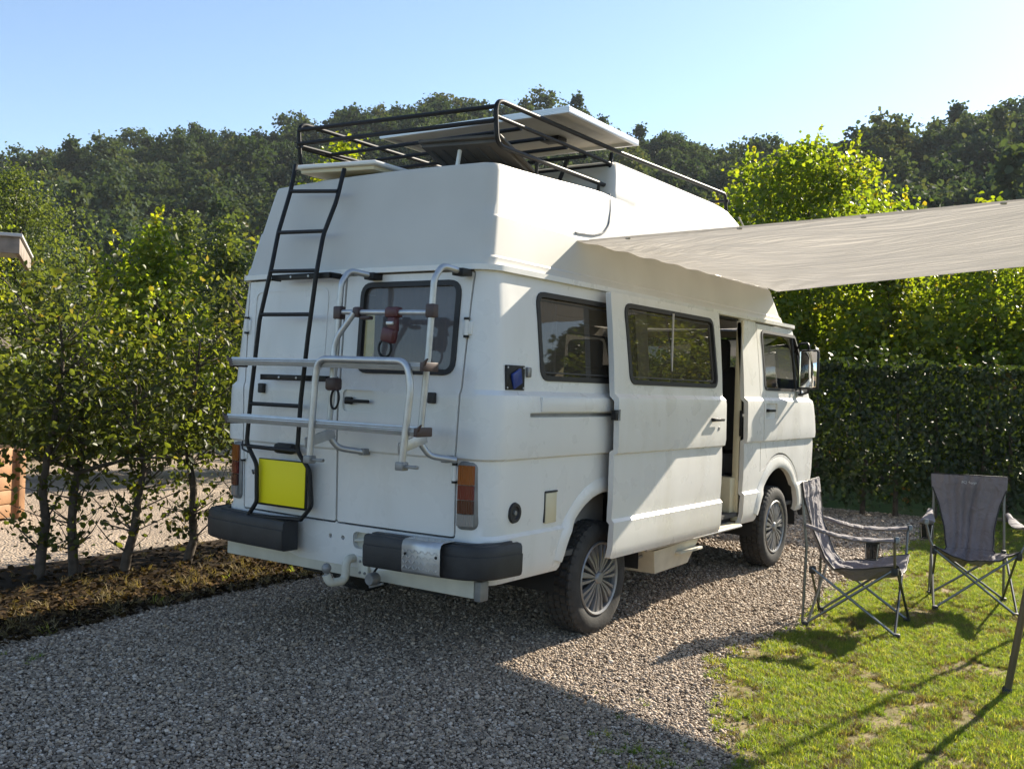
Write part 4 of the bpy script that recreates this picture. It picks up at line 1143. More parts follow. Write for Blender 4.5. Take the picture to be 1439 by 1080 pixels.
def chair(loc, rz, label, w=.50, d=.54, seed=1):
    """folding chair, facing local -Y, feet rectangle w x d"""
    rn = random.Random(seed)
    root = tag(empty('camping_chair', loc, rz), label, 'camping chair', 'folding chairs on the grass')
    hw, hd = w/2, d/2
    ZS_, ZB_ = .39, .90
    r_ = .0085
    # joints: seat front corners lie forward/high, back corners low
    sf = {s: Vector((s*(hw+.015), -hd+.02, ZS_+.03)) for s in (-1, 1)}
    sb = {s: Vector((s*(hw-.015), hd-.03, ZS_-.02)) for s in (-1, 1)}
    ff = {s: Vector((s*hw, -hd, .02)) for s in (-1, 1)}
    fb = {s: Vector((s*hw, hd, .02)) for s in (-1, 1)}
    def leg(a, b, o=(0, 0, 0)):
        m_ = MB(); o = Vector(o); m_.tube([a+o, b+o], r_, 8); return m_.build('leg', M['steel'], root)
    for s in (-1, 1):
        leg(ff[s], sf[-s], (0, -.012*s, 0))            # front cross
        leg(fb[s], sb[-s], (0, .012*s, 0))             # back cross
        leg(ff[s], sb[s], (.010*s, 0, 0))              # side cross
        leg(fb[s], sf[s], (-.010*s, 0, 0))
        # upright back post from rear foot hub to the top, front arm post
        m_ = MB(); m_.tube([fb[s]+Vector((0, .02, .0)), Vector((s*(hw-.01), hd+.01, .5)), Vector((s*(hw-.015), hd+.055, ZB_))], .009, 8); m_.build('back_post', M['steel'], root)
        af = Vector((s*(hw+.075), -hd+.02, .605)); ab = Vector((s*(hw+.01), hd+.01, .635))
        m_ = MB(); m_.tube(fillet([sf[s]+Vector((0, 0, -.01)), sf[s]+Vector((s*.03, -.0, .06)), af], .04), .0085, 8); m_.build('arm_post', M['steel'], root)
        # padded arm sling
        m_ = MB(); n = 14; v_ = []; sec = 8
        for i in range(n+1):
            t = i/n; p = ab.lerp(af, t); p.z -= .035*math.sin(math.pi*t)
            wd = .020+.030*sm(0, .55, t)
            for k in range(sec):
                a = 2*math.pi*k/sec; v_.append(p+Vector((wd*math.cos(a), 0, .013*math.sin(a)+.004*rn.uniform(-1, 1))))
        f_ = [(i*sec+k, i*sec+(k+1) % sec, (i+1)*sec+(k+1) % sec, (i+1)*sec+k) for i in range(n) for k in range(sec)] + [tuple(range(sec))[::-1], tuple(n*sec+k for k in range(sec))]
        m_.add(v_, f_); ar = m_.build('armrest', M['chaircloth'], root, ang=80)
        m_ = MB(); m_.lathe([(0, .018), (.014, .016), (.019, .004), (.019, -.02), (0, -.022)], 14, Matrix.Translation(af+Vector((0, -.012, .004)))); m_.build('arm_cap', M['steel'], ar)
        for q in (ff[s], fb[s]):
            m_ = MB(); m_.bbox((q.x-.018, q.y-.020, 0), (q.x+.018, q.y+.020, .035), .006); m_.build('foot', M['rubber'], root)
        for q in (sf[s], sb[s]):
            m_ = MB(); m_.bbox((q.x-.016, q.y-.02, q.z-.035), (q.x+.016, q.y+.02, q.z+.012), .006); m_.build('joint', M['rubber'], root)
    # cup holder under the right-hand arm front
    s = -1; cx, cy = s*(hw+.06), -hd+.15
    m_ = MB(); m_.tube([(cx+.042*math.cos(a*.3927), cy+.042*math.sin(a*.3927), .575) for a in range(16)], .005, 6, closed=True)
    m_.tube([(cx+.034*math.cos(a*.3927), cy+.034*math.sin(a*.3927), .475) for a in range(16)], .004, 6, closed=True)
    for a in range(0, 16, 4): m_.tube([(cx+.042*math.cos(a*.3927), cy+.042*math.sin(a*.3927), .575), (cx+.034*math.cos(a*.3927), cy+.034*math.sin(a*.3927), .475)], .003, 5)
    ch_ = m_.build('cup_holder', M['rubber'], root)
    m_ = MB(); m_.lathe([(.041, .575), (.033, .475), (0, .474)], 16, Matrix.Translation((cx, cy, 0))); m_.build('cup_net', M['net'], ch_, fix=False)
    # one cloth running from the top of the back down over the seat
    def prof(t):
        pts = [(hd+.050, .895), (hd+.035, .80), (hd-.005, .62), (hd-.085, .43), (hd-.15, .355), (hd-.25, .335), (-hd+.20, .352), (-hd+.08, .385), (-hd+.005, .412)]
        q = t*(len(pts)-1); i = min(int(q), len(pts)-2); g = q-i
        a, b = pts[i], pts[i+1]; return a[0]+(b[0]-a[0])*g, a[1]+(b[1]-a[1])*g
    def halfw(t):
        return interp(t, [(0, hw+.005), (.12, hw+.0), (.20, hw-.045), (.32, hw-.085), (.45, hw-.095), (.6, hw-.05), (.8, hw+.0), (1, hw+.015)])
    NT, NX = 56, 30
    wr = [(rn.uniform(6, 22), rn.uniform(6, 26), rn.uniform(0, 6), rn.uniform(.0012, .0050)) for _ in range(14)]
    def cp(t, x):
        y, z = prof(t); hwid = halfw(t); u = x
        sagw = max(0.0, 1-u*u)
        yy = y + (.035*sagw*sm(.05, .35, t)*(1-sm(.5, .7, t)))
        zz = z - .050*sagw*sm(.42, .7, t) + (.045*(1-sagw))*sm(.45, .62, t)*(1-sm(.8, 1, t)*.3)
        wv = sum(a*math.sin(ft*t+fx_*u+q) for ft, fx_, q, a in wr)*sagw**.5
        wv += .009*sagw*math.sin(20*(t-.3*abs(u)))*sm(.12, .3, t)
        return Vector((u*hwid, yy-wv*(1-sm(.4, .6, t)), zz+wv*sm(.4, .6, t)))
    def cloth(t0, t1, name):
        m_ = MB(); n = NT//2; v_ = [cp(t0+(t1-t0)*i/n, -1+2*j/NX) for i in range(n+1) for j in range(NX+1)]
        f_ = [(i*(NX+1)+j, i*(NX+1)+j+1, (i+1)*(NX+1)+j+1, (i+1)*(NX+1)+j) for i in range(n) for j in range(NX)]
        m_.add(v_, f_); o = m_.build(name, M['chaircloth'], root, ang=180, fix=False)
        sd_ = o.modifiers.new('s', 'SOLIDIFY'); sd_.thickness = .004
        return o
    bk_ = cloth(0, .46, 'backrest'); st_ = cloth(.46, 1, 'seat')
    # head panel sewn over the top and black piping along the edge
    m_ = MB(); v_ = []; 
    for i in range(8):
        for j in range(NX+1):
            p = cp(.115*i/7, (-1+2*j/NX)*1.012); v_.append((p.x, p.y-.010, p.z+(.006 if i == 0 else 0)))
    m_.add(v_, [(i*(NX+1)+j, i*(NX+1)+j+1, (i+1)*(NX+1)+j+1, (i+1)*(NX+1)+j) for i in range(7) for j in range(NX)]); m_.build('head_panel', M['chaircloth'], bk_, ang=180, fix=False)
    for s in (-1, 1):
        m_ = MB(); m_.tube([cp(i/60, s)+Vector((0, -.003, .002)) for i in range(61)], .005, 6); m_.build('piping', M['rubber'], bk_)
    m_ = MB(); m_.tube([cp(0, -1+2*j/20)+Vector((0, -.004, .008)) for j in range(21)], .005, 6); m_.build('piping', M['rubber'], bk_)
    m_ = MB(); m_.tube([cp(1, -1+2*j/20)+Vector((0, -.003, -.002)) for j in range(21)], .005, 6); m_.build('piping', M['rubber'], st_)
    me = text_mesh('PCJMerge', .026)
    p = cp(.058, 0.0); me.transform(Matrix.Translation((p.x, p.y-.0190, p.z)) @ Matrix.Rotation(R(90-9), 4, 'X'))
    for vx in me.vertices:
        t_ = (.895-vx.co.z)/.095*.125; q_ = cp(max(0, t_), vx.co.x/halfw(t_)); vx.co.y = q_.y-.0135
    obj_from('logo', me, M['print'], bk_)
    return root
M['net'] = glass_mat('cup_net', (.35, .35, .35), rough=.6, ior=1.1, diffuse_share=.35, diffuse_col=(.05, .05, .05))
chair((2.113, 2.56, 0), R(96.5), 'grey folding camping chair seen from its side, nearest the van', seed=3)
chair((2.576, 3.72, 0), R(16), 'dark grey folding camping chair facing the camera in front of hedge', seed=8)
# ================================================================== VEGETATION
rng = np.random.default_rng(11)
LG = {}
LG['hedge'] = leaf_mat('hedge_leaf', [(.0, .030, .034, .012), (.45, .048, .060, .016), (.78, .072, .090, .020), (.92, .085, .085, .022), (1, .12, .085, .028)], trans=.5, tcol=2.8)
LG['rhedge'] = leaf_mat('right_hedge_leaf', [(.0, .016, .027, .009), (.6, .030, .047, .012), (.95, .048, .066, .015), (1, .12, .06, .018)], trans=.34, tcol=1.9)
LG['plane'] = leaf_mat('plane_tree_leaf', [(.0, .055, .085, .010), (.5, .10, .138, .014), (.9, .16, .175, .018), (1, .21, .16, .022)], trans=.58, tcol=2.6)
LG['lime'] = leaf_mat('yellowish_leaf', [(.0, .06, .09, .010), (.5, .115, .145, .014), (1, .20, .185, .018)], trans=.58, tcol=2.6)
LG['willow'] = leaf_mat('greygreen_leaf', [(.0, .045, .065, .020), (.5, .075, .10, .032), (1, .12, .14, .05)], trans=.45, tcol=2.1)
LG['forest'] = leaf_mat('forest_leaf', [(.0, .025, .045, .030), (.4, .040, .064, .038), (.75, .062, .086, .046), (1, .10, .092, .05)], trans=.30, tcol=1.7, use_random=True, spec=.10, rough=.8)
LG['litter'] = leaf_mat('dry_leaf', [(.0, .018, .012, .007), (.6, .040, .026, .014), (1, .11, .07, .033)], trans=.15, tcol=1.2, spec=.05, rough=.9)

SHAPES = {
    'round': lambda h: math.sqrt(max(0, 1-(2*h-1)**2))**.8,
    'egg': lambda h: max(0.03, math.sin(math.pi*min(1, h*.9+.1)**.75))**.8,
    'cone': lambda h: (1-h)**.8*min(1, h*6+.25),
    'column': lambda h: min(1, h*5+.2)*min(1, (1-h)*3.0+.02)**.8,
    'box': lambda h: 1.0,
}
def crown_points(n, shape, rx, ry, z0, z1, rng, twigs, spread, bias=.55, lobes=5, rough=.22):
    fn = SHAPES[shape]; T = []
    ph = rng.uniform(0, 6.28, (lobes, 2)); fr = rng.integers(2, 7, (lobes, 2))
    while len(T) < twigs:
        h = rng.random(); r = fn(h)
        if rng.random() > r*.85+.1: continue
        a = rng.uniform(0, 2*math.pi)
        q = rng.random()**bias
        wob = 1 + rough*sum(math.sin(fr[i][0]*a+ph[i][0])*math.sin(fr[i][1]*h*2+ph[i][1]) for i in range(lobes))/math.sqrt(lobes)*1.4
        T.append((rx*r*q*wob*math.cos(a), ry*r*q*wob*math.sin(a), z0+(z1-z0)*h))
    T = np.array(T)
    k = rng.integers(0, len(T), n)
    P = T[k] + rng.normal(size=(n, 3))*spread*np.array([1, 1, .75])
    c = np.array([0, 0, (z0+z1)/2]); N = (P-c); N /= np.maximum(np.linalg.norm(N, axis=1, keepdims=True), 1e-6)
    N = N*.5 + rng.normal(size=(n, 3))*.7 + np.array([0, 0, .45])
    tv = rng.random(len(T))
    v = np.clip(.55*tv[k] + .45*rng.random(n), 0, 1)
    return P, N, v, T

def trunk_mesh(h, r0, T, rng, limbs=9, lean=0.0, z_first=.35):
    m_ = MB(); n = 8
    path = [Vector((lean*h*(i/n)**2 + .04*h*.3*math.sin(i*1.3+r0*99)*i/n, .02*h*math.sin(i*.9+r0*55)*i/n, h*i/n)) for i in range(n+1)]
    rr_ = [r0*(1.25 if i == 0 else 1)*(1-.85*i/n) for i in range(n+1)]
    m_.tube(path, r0, 8, rr=rr_)
    for k in range(limbs):
        t = T[rng.integers(0, len(T))]
        i = int(np.clip((t[2]/h-.25)*n, 2, n-1)); i = max(i, int(z_first*n)) if z_first*n < n else i
        p0 = path[min(i, n-1)]; p1 = Vector(t); mid = p0.lerp(p1, .5) + Vector((0, 0, .06*h*rng.random()))
        rb = rr_[min(i, n-1)]*.6+.003
        m_.tube([p0, mid, p1], rb, 6, rr=[rb, rb*.6, rb*.15])
    return m_

def tree(name, label, loc, h, rx, ry, z0, shape, nl, ls, mat, seed, twigs=None, spread=.25, r0=.08, group=None, limbs=10, bias=.55, rough=.25, cat='tree', wid=.4, shoots=0, sh=.45):
    g = np.random.default_rng(seed)
    root = tag(empty(name, loc, 0), label, cat, group)
    P, N, v, T = crown_points(nl, shape, rx, ry, z0, h, g, twigs or nl//22, spread, bias, rough=rough)
    if shoots:
        q = T[:, 2] + .6*np.hypot(T[:, 0], T[:, 1]); cand = np.argsort(-q)[:max(shoots*2, len(T)//3)]; SP, SV = [], []
        for k in range(shoots):
            b0 = T[cand[g.integers(0, len(cand))]]; L = sh*g.uniform(.4, 1); dx, dy = g.normal(size=2)*.12+b0[:2]*.06; m_n = int(L/ls*3.2)
            for i in range(m_n):
                t = i/max(1, m_n); SP.append([b0[0]+dx*t+g.normal()*ls*.5*(1.1-t), b0[1]+dy*t+g.normal()*ls*.5*(1.1-t), b0[2]+L*t]); SV.append(.5+.5*g.random())
        P = np.vstack([P, np.array(SP)]); N = np.vstack([N, g.normal(size=(len(SP), 3))]); v = np.concatenate([v, np.array(SV)]); nl = len(P)
    trunk_mesh(h*.9, r0, T, g, limbs).build('trunk', M['bark'], root, ang=60)
    leaves('crown', P, N, ls*g.uniform(.65, 1.25, nl), g, LG[mat], root, v, wid)
    return root

# ---- right-hand hedge: clipped, dense, dark side towards us
def hedge(name, label, p0, p1, h, th, nl, ls, seed, mat='rhedge', shoots=30, stems=12, z0=.12, base_gap=.35):
    g = np.random.default_rng(seed)
    P0, P1 = np.array(p0), np.array(p1); L = np.linalg.norm(P1-P0); d = (P1-P0)/L; nn = np.array([-d[1], d[0]])
    root = tag(empty(name, (p0[0], p0[1], 0), 0), label, 'hedge')
    s = g.random(nl)*L
    # mostly in the outer skin, some inside
    z = z0+(h-z0)*g.random(nl)**.9
    keep_low = g.random(nl) < np.clip((z-z0)/base_gap+.25, 0, 1); s, z = s[keep_low], z[keep_low]; n = len(s)
    side = np.where(g.random(n) < .5, -1, 1)
    q = th/2*(1-np.abs(g.normal(size=n))*.22)*side
    # top skin
    ktop = g.random(n) < .22
    z = np.where(ktop, h-np.abs(g.normal(size=n))*.05, z); q = np.where(ktop, (g.random(n)-.5)*th, q)
    bumps = .05*np.sin(s*3.1+z*4)+.04*np.sin(s*7.3-z*6)
    q = q + bumps*side; z = z + np.where(ktop, .03*np.sin(s*5)+.03*np.sin(s*13), 0)
    P = np.stack([d[0]*s+nn[0]*q, d[1]*s+nn[1]*q, z], axis=1)
    N = np.stack([nn[0]*side, nn[1]*side, np.full(n, .35)], axis=1) + g.normal(size=(n, 3))*.65
    # loose shoots on top
    SP, SN = [], []
    for k in range(shoots):
        s0 = g.random()*L; q0 = (g.random()-.5)*th*.8; hh = g.uniform(.08, .35); m = int(hh*60)
        for i in range(m):
            t = i/m; o = g.normal(size=3)*.03
            SP.append([d[0]*s0+nn[0]*q0+o[0], d[1]*s0+nn[1]*q0+o[1], h-.05+hh*t+o[2]]); SN.append(g.normal(size=3))
    if SP: P = np.vstack([P, np.array(SP)]); N = np.vstack([N, np.array(SN)])
    leaves('foliage', P, N, ls*g.uniform(.65, 1.25, len(P)), g, LG[mat], root, np.clip(g.random(len(P))*.6+.4*(.5+.5*np.sin(P[:, 0]*2+P[:, 2]*3)), 0, 1))
    for k in range(stems):
        s0 = L*(k+.5+g.uniform(-.3, .3))/stems; x, y = d[0]*s0, d[1]*s0
        m_ = MB(); m_.tube([(x, y, 0), (x+g.normal()*.03, y+g.normal()*.03, h*.35), (x+g.normal()*.08, y+g.normal()*.08, h*.85)], .03, 7, rr=[.035, .026, .01])
        for b in range(5):
            z_ = h*g.uniform(.12, .7); a = g.uniform(0, 6.28); m_.tube([(x, y, z_), (x+.22*math.cos(a), y+.22*math.sin(a), z_+.25)], .008, 5, rr=[.01, .004])
        m_.build('stem', M['bark'], root, ang=60)
    return root
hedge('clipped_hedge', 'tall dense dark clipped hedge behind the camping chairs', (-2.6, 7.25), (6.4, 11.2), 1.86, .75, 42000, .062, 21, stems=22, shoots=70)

# ---- left-hand hedge: single young hornbeams with bare lower stems
def hedge_tree(loc, h, label, seed, nl=3600, lean=0.0, w=.52, fork=False, zl=.30):
    g = np.random.default_rng(seed); root = tag(empty('hornbeam', loc, 0), label, 'hedge tree', 'hornbeams of the loose hedge')
    P, N, v, T = crown_points(nl, 'box', w, w*.95, zl, h, g, nl//16, .075, .6, rough=.35); zz_ = P[:, 2]
    # thin out the lower part so stems and the road show through
    z = P[:, 2]; lob = .5+.5*np.sin(P[:, 0]*6+seed)*np.sin(P[:, 1]*5+seed*1.7)*np.sin(z*5+seed); keep = g.random(len(P)) < np.clip((z-.72)/.7, .035, .52)*(.20+1.0*lob)*np.clip((h+.05-z)/.55, .12, 1); P, N, v = P[keep], N[keep], v[keep]
    # upright shoots
    SP = []
    for k in range(22):
        x0, y0 = g.normal(size=2)*w*.5; hh = g.uniform(.12, .75)*(.5 if k % 3 else 1); m = int(hh*46); dx, dy = g.normal(size=2)*.08
        for i in range(m):
            t = i/m; o = g.normal(size=3)*.032*(1.3-t); SP.append([x0+dx*t+o[0], y0+dy*t+o[1], h-.12+hh*t+o[2]])
    # low sprigs along the stem
    for k in range(18):
        a = g.uniform(0, 6.28); r = g.uniform(.08, .45); zz = g.uniform(.12, .95)
        for i in range(14):
            SP.append([r*math.cos(a)*(i/14)+g.normal()*.04, r*math.sin(a)*(i/14)+g.normal()*.04, zz+.15*i/14+g.normal()*.04])
    SP = np.array(SP); P = np.vstack([P, SP]); N = np.vstack([N, g.normal(size=(len(SP), 3))+np.array([0, 0, .4])]); v = np.concatenate([v, g.random(len(SP))])
    leaves('foliage', P, N, .050*g.uniform(.55, 1.35, len(P)), g, LG['hedge'], root, v, .30)
    m_ = MB(); tr = [Vector((lean*t + .035*math.sin(t*4+seed)+.012*math.sin(t*13+seed*3), .03*math.sin(t*5+seed*2)+.012*math.sin(t*11+seed), t)) for t in [i*h*.95/9 for i in range(10)]]
    m_.tube(tr, .03, 9, rr=[.031*(1.2-.1*i) for i in range(10)])
    for k in range(44):
        i = int(g.integers(1, 9)); a = g.uniform(0, 6.28); L = g.uniform(.10, .55); p0 = tr[i]; ri = g.uniform(.15, 1.2)
        if fork and k < 2: i = 4; p0 = tr[4]; L = .75; a = (0.6, 3.5)[k]
        p1 = p0+Vector((math.cos(a)*L*.5+g.normal()*.03, math.sin(a)*L*.5+g.normal()*.03, L*.5*ri)); a2 = a+g.normal()*.5; p2 = p1+Vector((math.cos(a2)*L*.5, math.sin(a2)*L*.5, L*.55*ri+g.normal()*.04))
        rb = g.uniform(.004, .009) if k >= 2 or not fork else .020
        m_.tube([p0, p1, p2], rb, 5, rr=[rb, rb*.6, rb*.25])
    m_.build('trunk', M['bark'], root, ang=60)
    return root
HT = [((-2.88, -.80, 0), 2.05, 'hornbeam at the left picture edge with low foliage', .04, False), ((-2.72, -.12, 0), 1.92, 'hornbeam with straight slanting trunk, second from the left edge', .10, False),
      ((-2.64, .10, 0), 1.75, 'forked hornbeam trunk with bare crooked branches', -.02, True), ((-2.45, .42, 0), 1.45, 'hornbeam with the straightest clear trunk in the loose hedge', .03, False),
      ((-2.52, .95, 0), 1.80, 'leafy dark hornbeam just left of the van bumper', .02, False), ((-2.55, 1.55, 0), 2.25, 'hornbeam showing tall shoots beside the van rear corner', .02, False),
      ((-2.6, 2.2, 0), 2.0, 'hornbeam mostly hidden behind the van', 0, False), ((-2.6, 3.0, 0), 2.0, 'hornbeam seen through the side windows of the van', 0, False)]
for i, (l, h, lb, ln, fk) in enumerate(HT): hedge_tree(l, h, lb, 40+i, lean=ln, fork=fk, nl=8200 if i < 6 else 3000)

# ---- middle-distance trees
tree('plane_tree', 'yellow-green plane tree rising above the sun sail on the right', (-2.1, 14.2, 0), 6.05, 1.75, 1.75, 1.6, 'round', 20000, .088, 'plane', 61, shoots=70, sh=.6, spread=.15, twigs=900, r0=.09, rough=.3, wid=.45)
RT = [((-3.3, 13.2, 0), 3.9, 1.2, 'small bushy tree behind the van front corner'), ((-.45, 13.4, 0), 3.75, 1.35, 'round leafy tree behind the hedge beside the van mirror'),
      ((1.0, 14.2, 0), 4.3, 1.5, 'broad bright leafy tree behind the middle of the clipped hedge'), ((2.7, 15.0, 0), 4.5, 1.6, 'bright leafy tree behind the hedge at the right edge'),
      ((5.0, 15.5, 0), 5.0, 1.8, 'leafy tree beyond the right edge of the hedge'), ((8.0, 15.5, 0), 5.2, 1.9, 'leafy tree far right beyond the lawn')]
for i, (l, h, r, lb) in enumerate(RT):
    tree('lime_tree', lb, l, h, r, r, .5, 'egg', 10500, .090, 'lime' if i % 2 else 'plane', 70+i, shoots=30, sh=.4, spread=.15, twigs=600, r0=.07, group='young trees behind the clipped hedge', wid=.42)
tree('lime_tree', 'tall thin-topped tree behind the clipped hedge under the sail', (.3, 18.0, 0), 5.4, 1.3, 1.3, .6, 'egg', 6500, .115, 'lime', 79, spread=.2, group='young trees behind the clipped hedge')
# fill row
for i, (l, h, r, lb) in enumerate((((-2.2, 16.5, 0), 3.9, 1.6, 'leafy tree in the second row behind the van mirror'), ((.6, 16.6, 0), 4.2, 1.7, 'leafy tree in the second row behind the hedge middle'), ((2.2, 17.4, 0), 4.6, 1.8, 'leafy tree in the second row near the right edge'), ((4.2, 18.2, 0), 4.8, 1.8, 'leafy tree in the second row beyond the right edge'))):
    tree('lime_tree', lb, l, h, r, r, .3, 'round', 8000, .12, 'plane' if i % 2 else 'lime', 170+i, spread=.2, twigs=420, r0=.07, group='young trees behind the clipped hedge', wid=.42)
tree('plane_tree', 'sunlit young plane tree left of the van above the loose hedge', (-8.3, 4.6, 0), 3.55, 1.12, 1.12, .4, 'egg', 15000, .066, 'plane', 81, shoots=60, sh=.4, spread=.11, twigs=650, r0=.06, rough=.3, wid=.45)
tree('plane_tree', 'tree with yellow top touching the rear corner of the van roof', (-7.6, 7.6, 0), 5.2, 1.35, 1.35, .6, 'egg', 14000, .08, 'lime', 82, shoots=50, sh=.45, spread=.14, twigs=550, r0=.07)
tree('willow_tree', 'big grey-green tree at the left edge behind the wooden shelter', (-17.9, 7.7, 0), 5.8, 2.05, 2.05, .4, 'egg', 30000, .088, 'willow', 83, shoots=60, sh=.5, twigs=1200, spread=.3, r0=.16, wid=.25, rough=.35)
tree('willow_tree', 'yellowish tall tree cut by the left picture edge', (-16.5, 5.2, 0), 5.7, 1.4, 1.4, .4, 'column', 14000, .09, 'lime', 84, shoots=30, spread=.25, r0=.14, wid=.3)
for i, (l, h) in enumerate((((-16.2, 11.0, 0), 5.4), ((-15.4, 11.6, 0), 5.35), ((-14.8, 12.6, 0), 4.9))):
    tree('poplar_tree', ('slim leftmost of the slender trees behind the plane tree', 'slim middle one of the slender trees behind the plane tree', 'slim rightmost of the slender trees behind the plane tree')[i], l, h, .5, .5, .6, 'column', 5500, .10, 'willow', 90+i, spread=.15, r0=.06, group='slender trees in a row')
for i, (x, y, h) in enumerate(((-13.5, 8.0, 2.2), (-12.6, 5.0, 1.7), (-12.8, 2.2, 2.0), (-11.5, 11.5, 2.4), (-8.6, 12.0, 2.6))):
    tree('shrub', ('shrub across the road behind the plane tree', 'low shrub across the road seen through the loose hedge', 'shrub across the road at the left edge', 'shrub far across the road near the slender trees', 'shrub behind the van across the road')[i], (x, y, 0), h, 1.5, 1.5, .1, 'round', 4200, .13, 'willow' if i % 2 else 'plane', 100+i, spread=.2, r0=.04, group='shrubs across the road', cat='shrub')

# ---- leaf litter and dry grass under the left hedge
n = 9000; g = np.random.default_rng(5)
y = g.uniform(-2.2, 5.5, n); ex = np.interp(y, [p[1] for p in MULCH_EDGE], [p[0] for p in MULCH_EDGE])
x = ex - np.abs(g.normal(size=n))*.75 + .08; P = np.stack([x, y, g.uniform(.006, .03, n)], axis=1)
o = leaves('leaf_litter', P, np.stack([g.normal(size=n)*.4, g.normal(size=n)*.4, np.ones(n)], axis=1), .05*g.uniform(.5, 1.2, n), g, LG['litter'], None, None)
tag(o, 'brown dry leaves and grass lying under the loose hedge', 'leaf litter', kind='stuff')

# ---- instanced cover
def tmpl_coll(name): return bpy.data.collections.new(name)
def tmpl(coll, name, me, mat):
    me.materials.append(mat); o = bpy.data.objects.new(name, me); coll.objects.link(o); return o
# pebbles
def pebble_mat():
    m, nt, b = new_mat('pebble'); oi = nt.nodes.new('ShaderNodeObjectInfo')
    r = ramp_node(nt, [(.0, .12, .088, .062), (.2, .21, .158, .112), (.45, .30, .228, .160), (.65, .385, .285, .195), (.85, .46, .355, .255), (1., .60, .50, .40)]); nt.links.new(oi.outputs['Random'], r.inputs[0]); nt.links.new(r.outputs[0], b.inputs['Base Color'])
    b.inputs['Roughness'].default_value = .7; return m
M['pebble'] = pebble_mat(); cp_ = tmpl_coll('pebble_templates')
for k in range(6):
    bm = bmesh.new(); bmesh.ops.create_icosphere(bm, subdivisions=2, radius=1.0); g = np.random.default_rng(k)
    s_ = (1, g.uniform(.6, .95), g.uniform(.4, .65)); f1 = g.normal(size=(3, 3))*1.4
    for v_ in bm.verts:
        w_ = 1+.14*math.sin(v_.co.dot(Vector(f1[0])))+.10*math.sin(2*v_.co.dot(Vector(f1[1])))
        v_.co = Vector((v_.co.x*s_[0], v_.co.y*s_[1], v_.co.z*s_[2]))*w_
    me = bpy.data.meshes.new('pebble'); bm.to_mesh(me); bm.free(); shade(me, 180); tmpl(cp_, 'pebble%d' % k, me, M['pebble'])
g = np.random.default_rng(7)
def in_gravel(x, y):
    e = np.array(GRASS_EDGE); xe = np.interp(y, e[:, 1], e[:, 0]); me_ = np.array(MULCH_EDGE); xm = np.interp(y, me_[:, 1], me_[:, 0])
    return (x < xe + g.normal(size=len(x))*.07) & (x > xm + g.normal(size=len(x))*.09)
def gravel_points(x0, x1, y0, y1, dens):
    n = int((x1-x0)*(y1-y0)*dens); x = g.uniform(x0, x1, n); y = g.uniform(y0, y1, n)
    # view wedge with a margin for a step aside
    dx, dy = x-3.874, y+3.899; dep = -.572*dx+.820*dy; lat = .820*dx+.572*dy
    k = in_gravel(x, y) & (dep > 2.2) & (np.abs(lat) < dep*.60+.7)
    return x[k], y[k]
xs, ys, ss = [], [], []
for (x0, x1, y0, y1, dn, sz) in ((-1.9, 3.6, -3.4, 1.2, 10500, .0064), (-1.9, 2.4, 1.2, 4.0, 6400, .0078), (-1.9, 2.2, 4.0, 9.0, 2800, .0112)):
    a, b = gravel_points(x0, x1, y0, y1, dn); xs.append(a); ys.append(b); ss.append(sz*g.lognormal(0, .28, len(a)))
xs, ys, ss = np.concatenate(xs), np.concatenate(ys), np.concatenate(ss); n = len(xs)
lump = .008*np.sin(xs*2.3+ys*1.1)+.006*np.sin(xs*5.1-ys*4.3)
P = np.stack([xs, ys, .001+ss*g.uniform(-.1, .75, n)], axis=1)
rot = np.stack([g.normal(size=n)*.35, g.normal(size=n)*.35, g.uniform(0, 6.28, n)], axis=1)
scatter('loose_gravel', P, rot, np.repeat(ss[:, None], 3, 1), g.integers(0, 6, n), cp_, 'loose rounded gravel stones covering the pitch', 'gravel')
print('pebbles', n)
# grass tufts
LG['grass'] = leaf_mat('grass_blade', [(.0, .065, .110, .018), (.45, .125, .175, .028), (.75, .19, .215, .045), (1, .32, .28, .11)], trans=.50, tcol=2.4, use_random=True, rough=.5)
LG['drygrass'] = leaf_mat('dry_grass_blade', [(.0, .12, .09, .04), (.5, .20, .15, .07), (1, .30, .23, .12)], trans=.3, tcol=1.2, use_random=True, rough=.7)
cg_ = tmpl_coll('grass_templates')
for k in range(6):
    g2 = np.random.default_rng(200+k); V, Q, A = [], [], []; nb = 22
    for b in range(nb):
        a = g2.uniform(0, 6.28); r = .028*math.sqrt(g2.random()); h = g2.uniform(.025, .062); wv = g2.uniform(.0014, .0026); ln = g2.uniform(.2, .9)*h; d = g2.uniform(0, 6.28)
        bx, by = r*math.cos(a), r*math.sin(a); px, py = -math.sin(d), math.cos(d); o_ = len(V)
        for t, wk in ((0, 1), (.55, .8), (1, .12)):
            cx, cy, cz = bx+math.cos(d)*ln*t*t, by+math.sin(d)*ln*t*t, h*t*(1-.25*t)
            V += [(cx-px*wv*wk, cy-py*wv*wk, cz), (cx+px*wv*wk, cy+py*wv*wk, cz)]; A += [g2.random()]*2 if t == 0 else [A[-1]]*2
        Q += [(o_, o_+1, o_+3, o_+2), (o_+2, o_+3, o_+5, o_+4)]
    me = fast_mesh('tuft', np.array(V), np.array(Q), np.array(A)); tmpl(cg_, 'tuft%d' % k, me, LG['grass'] if k < 5 else LG['drygrass'])
n = 150000; x = g.uniform(1.2, 5.2, n); y = g.uniform(-1.6, 9.3, n)
e = np.array(GRASS_EDGE); xe = np.interp(y, e[:, 1], e[:, 0])
dx, dy = x-3.874, y+3.899; dep = -.572*dx+.820*dy; lat = .820*dx+.572*dy
def patch(x, y):
    return np.array([noise.noise((a_*3.0, b_*2.3, 4.2))*.75+noise.noise((a_*7.1, b_*6.3, 9.1))*.5 for a_, b_ in zip(x, y)])
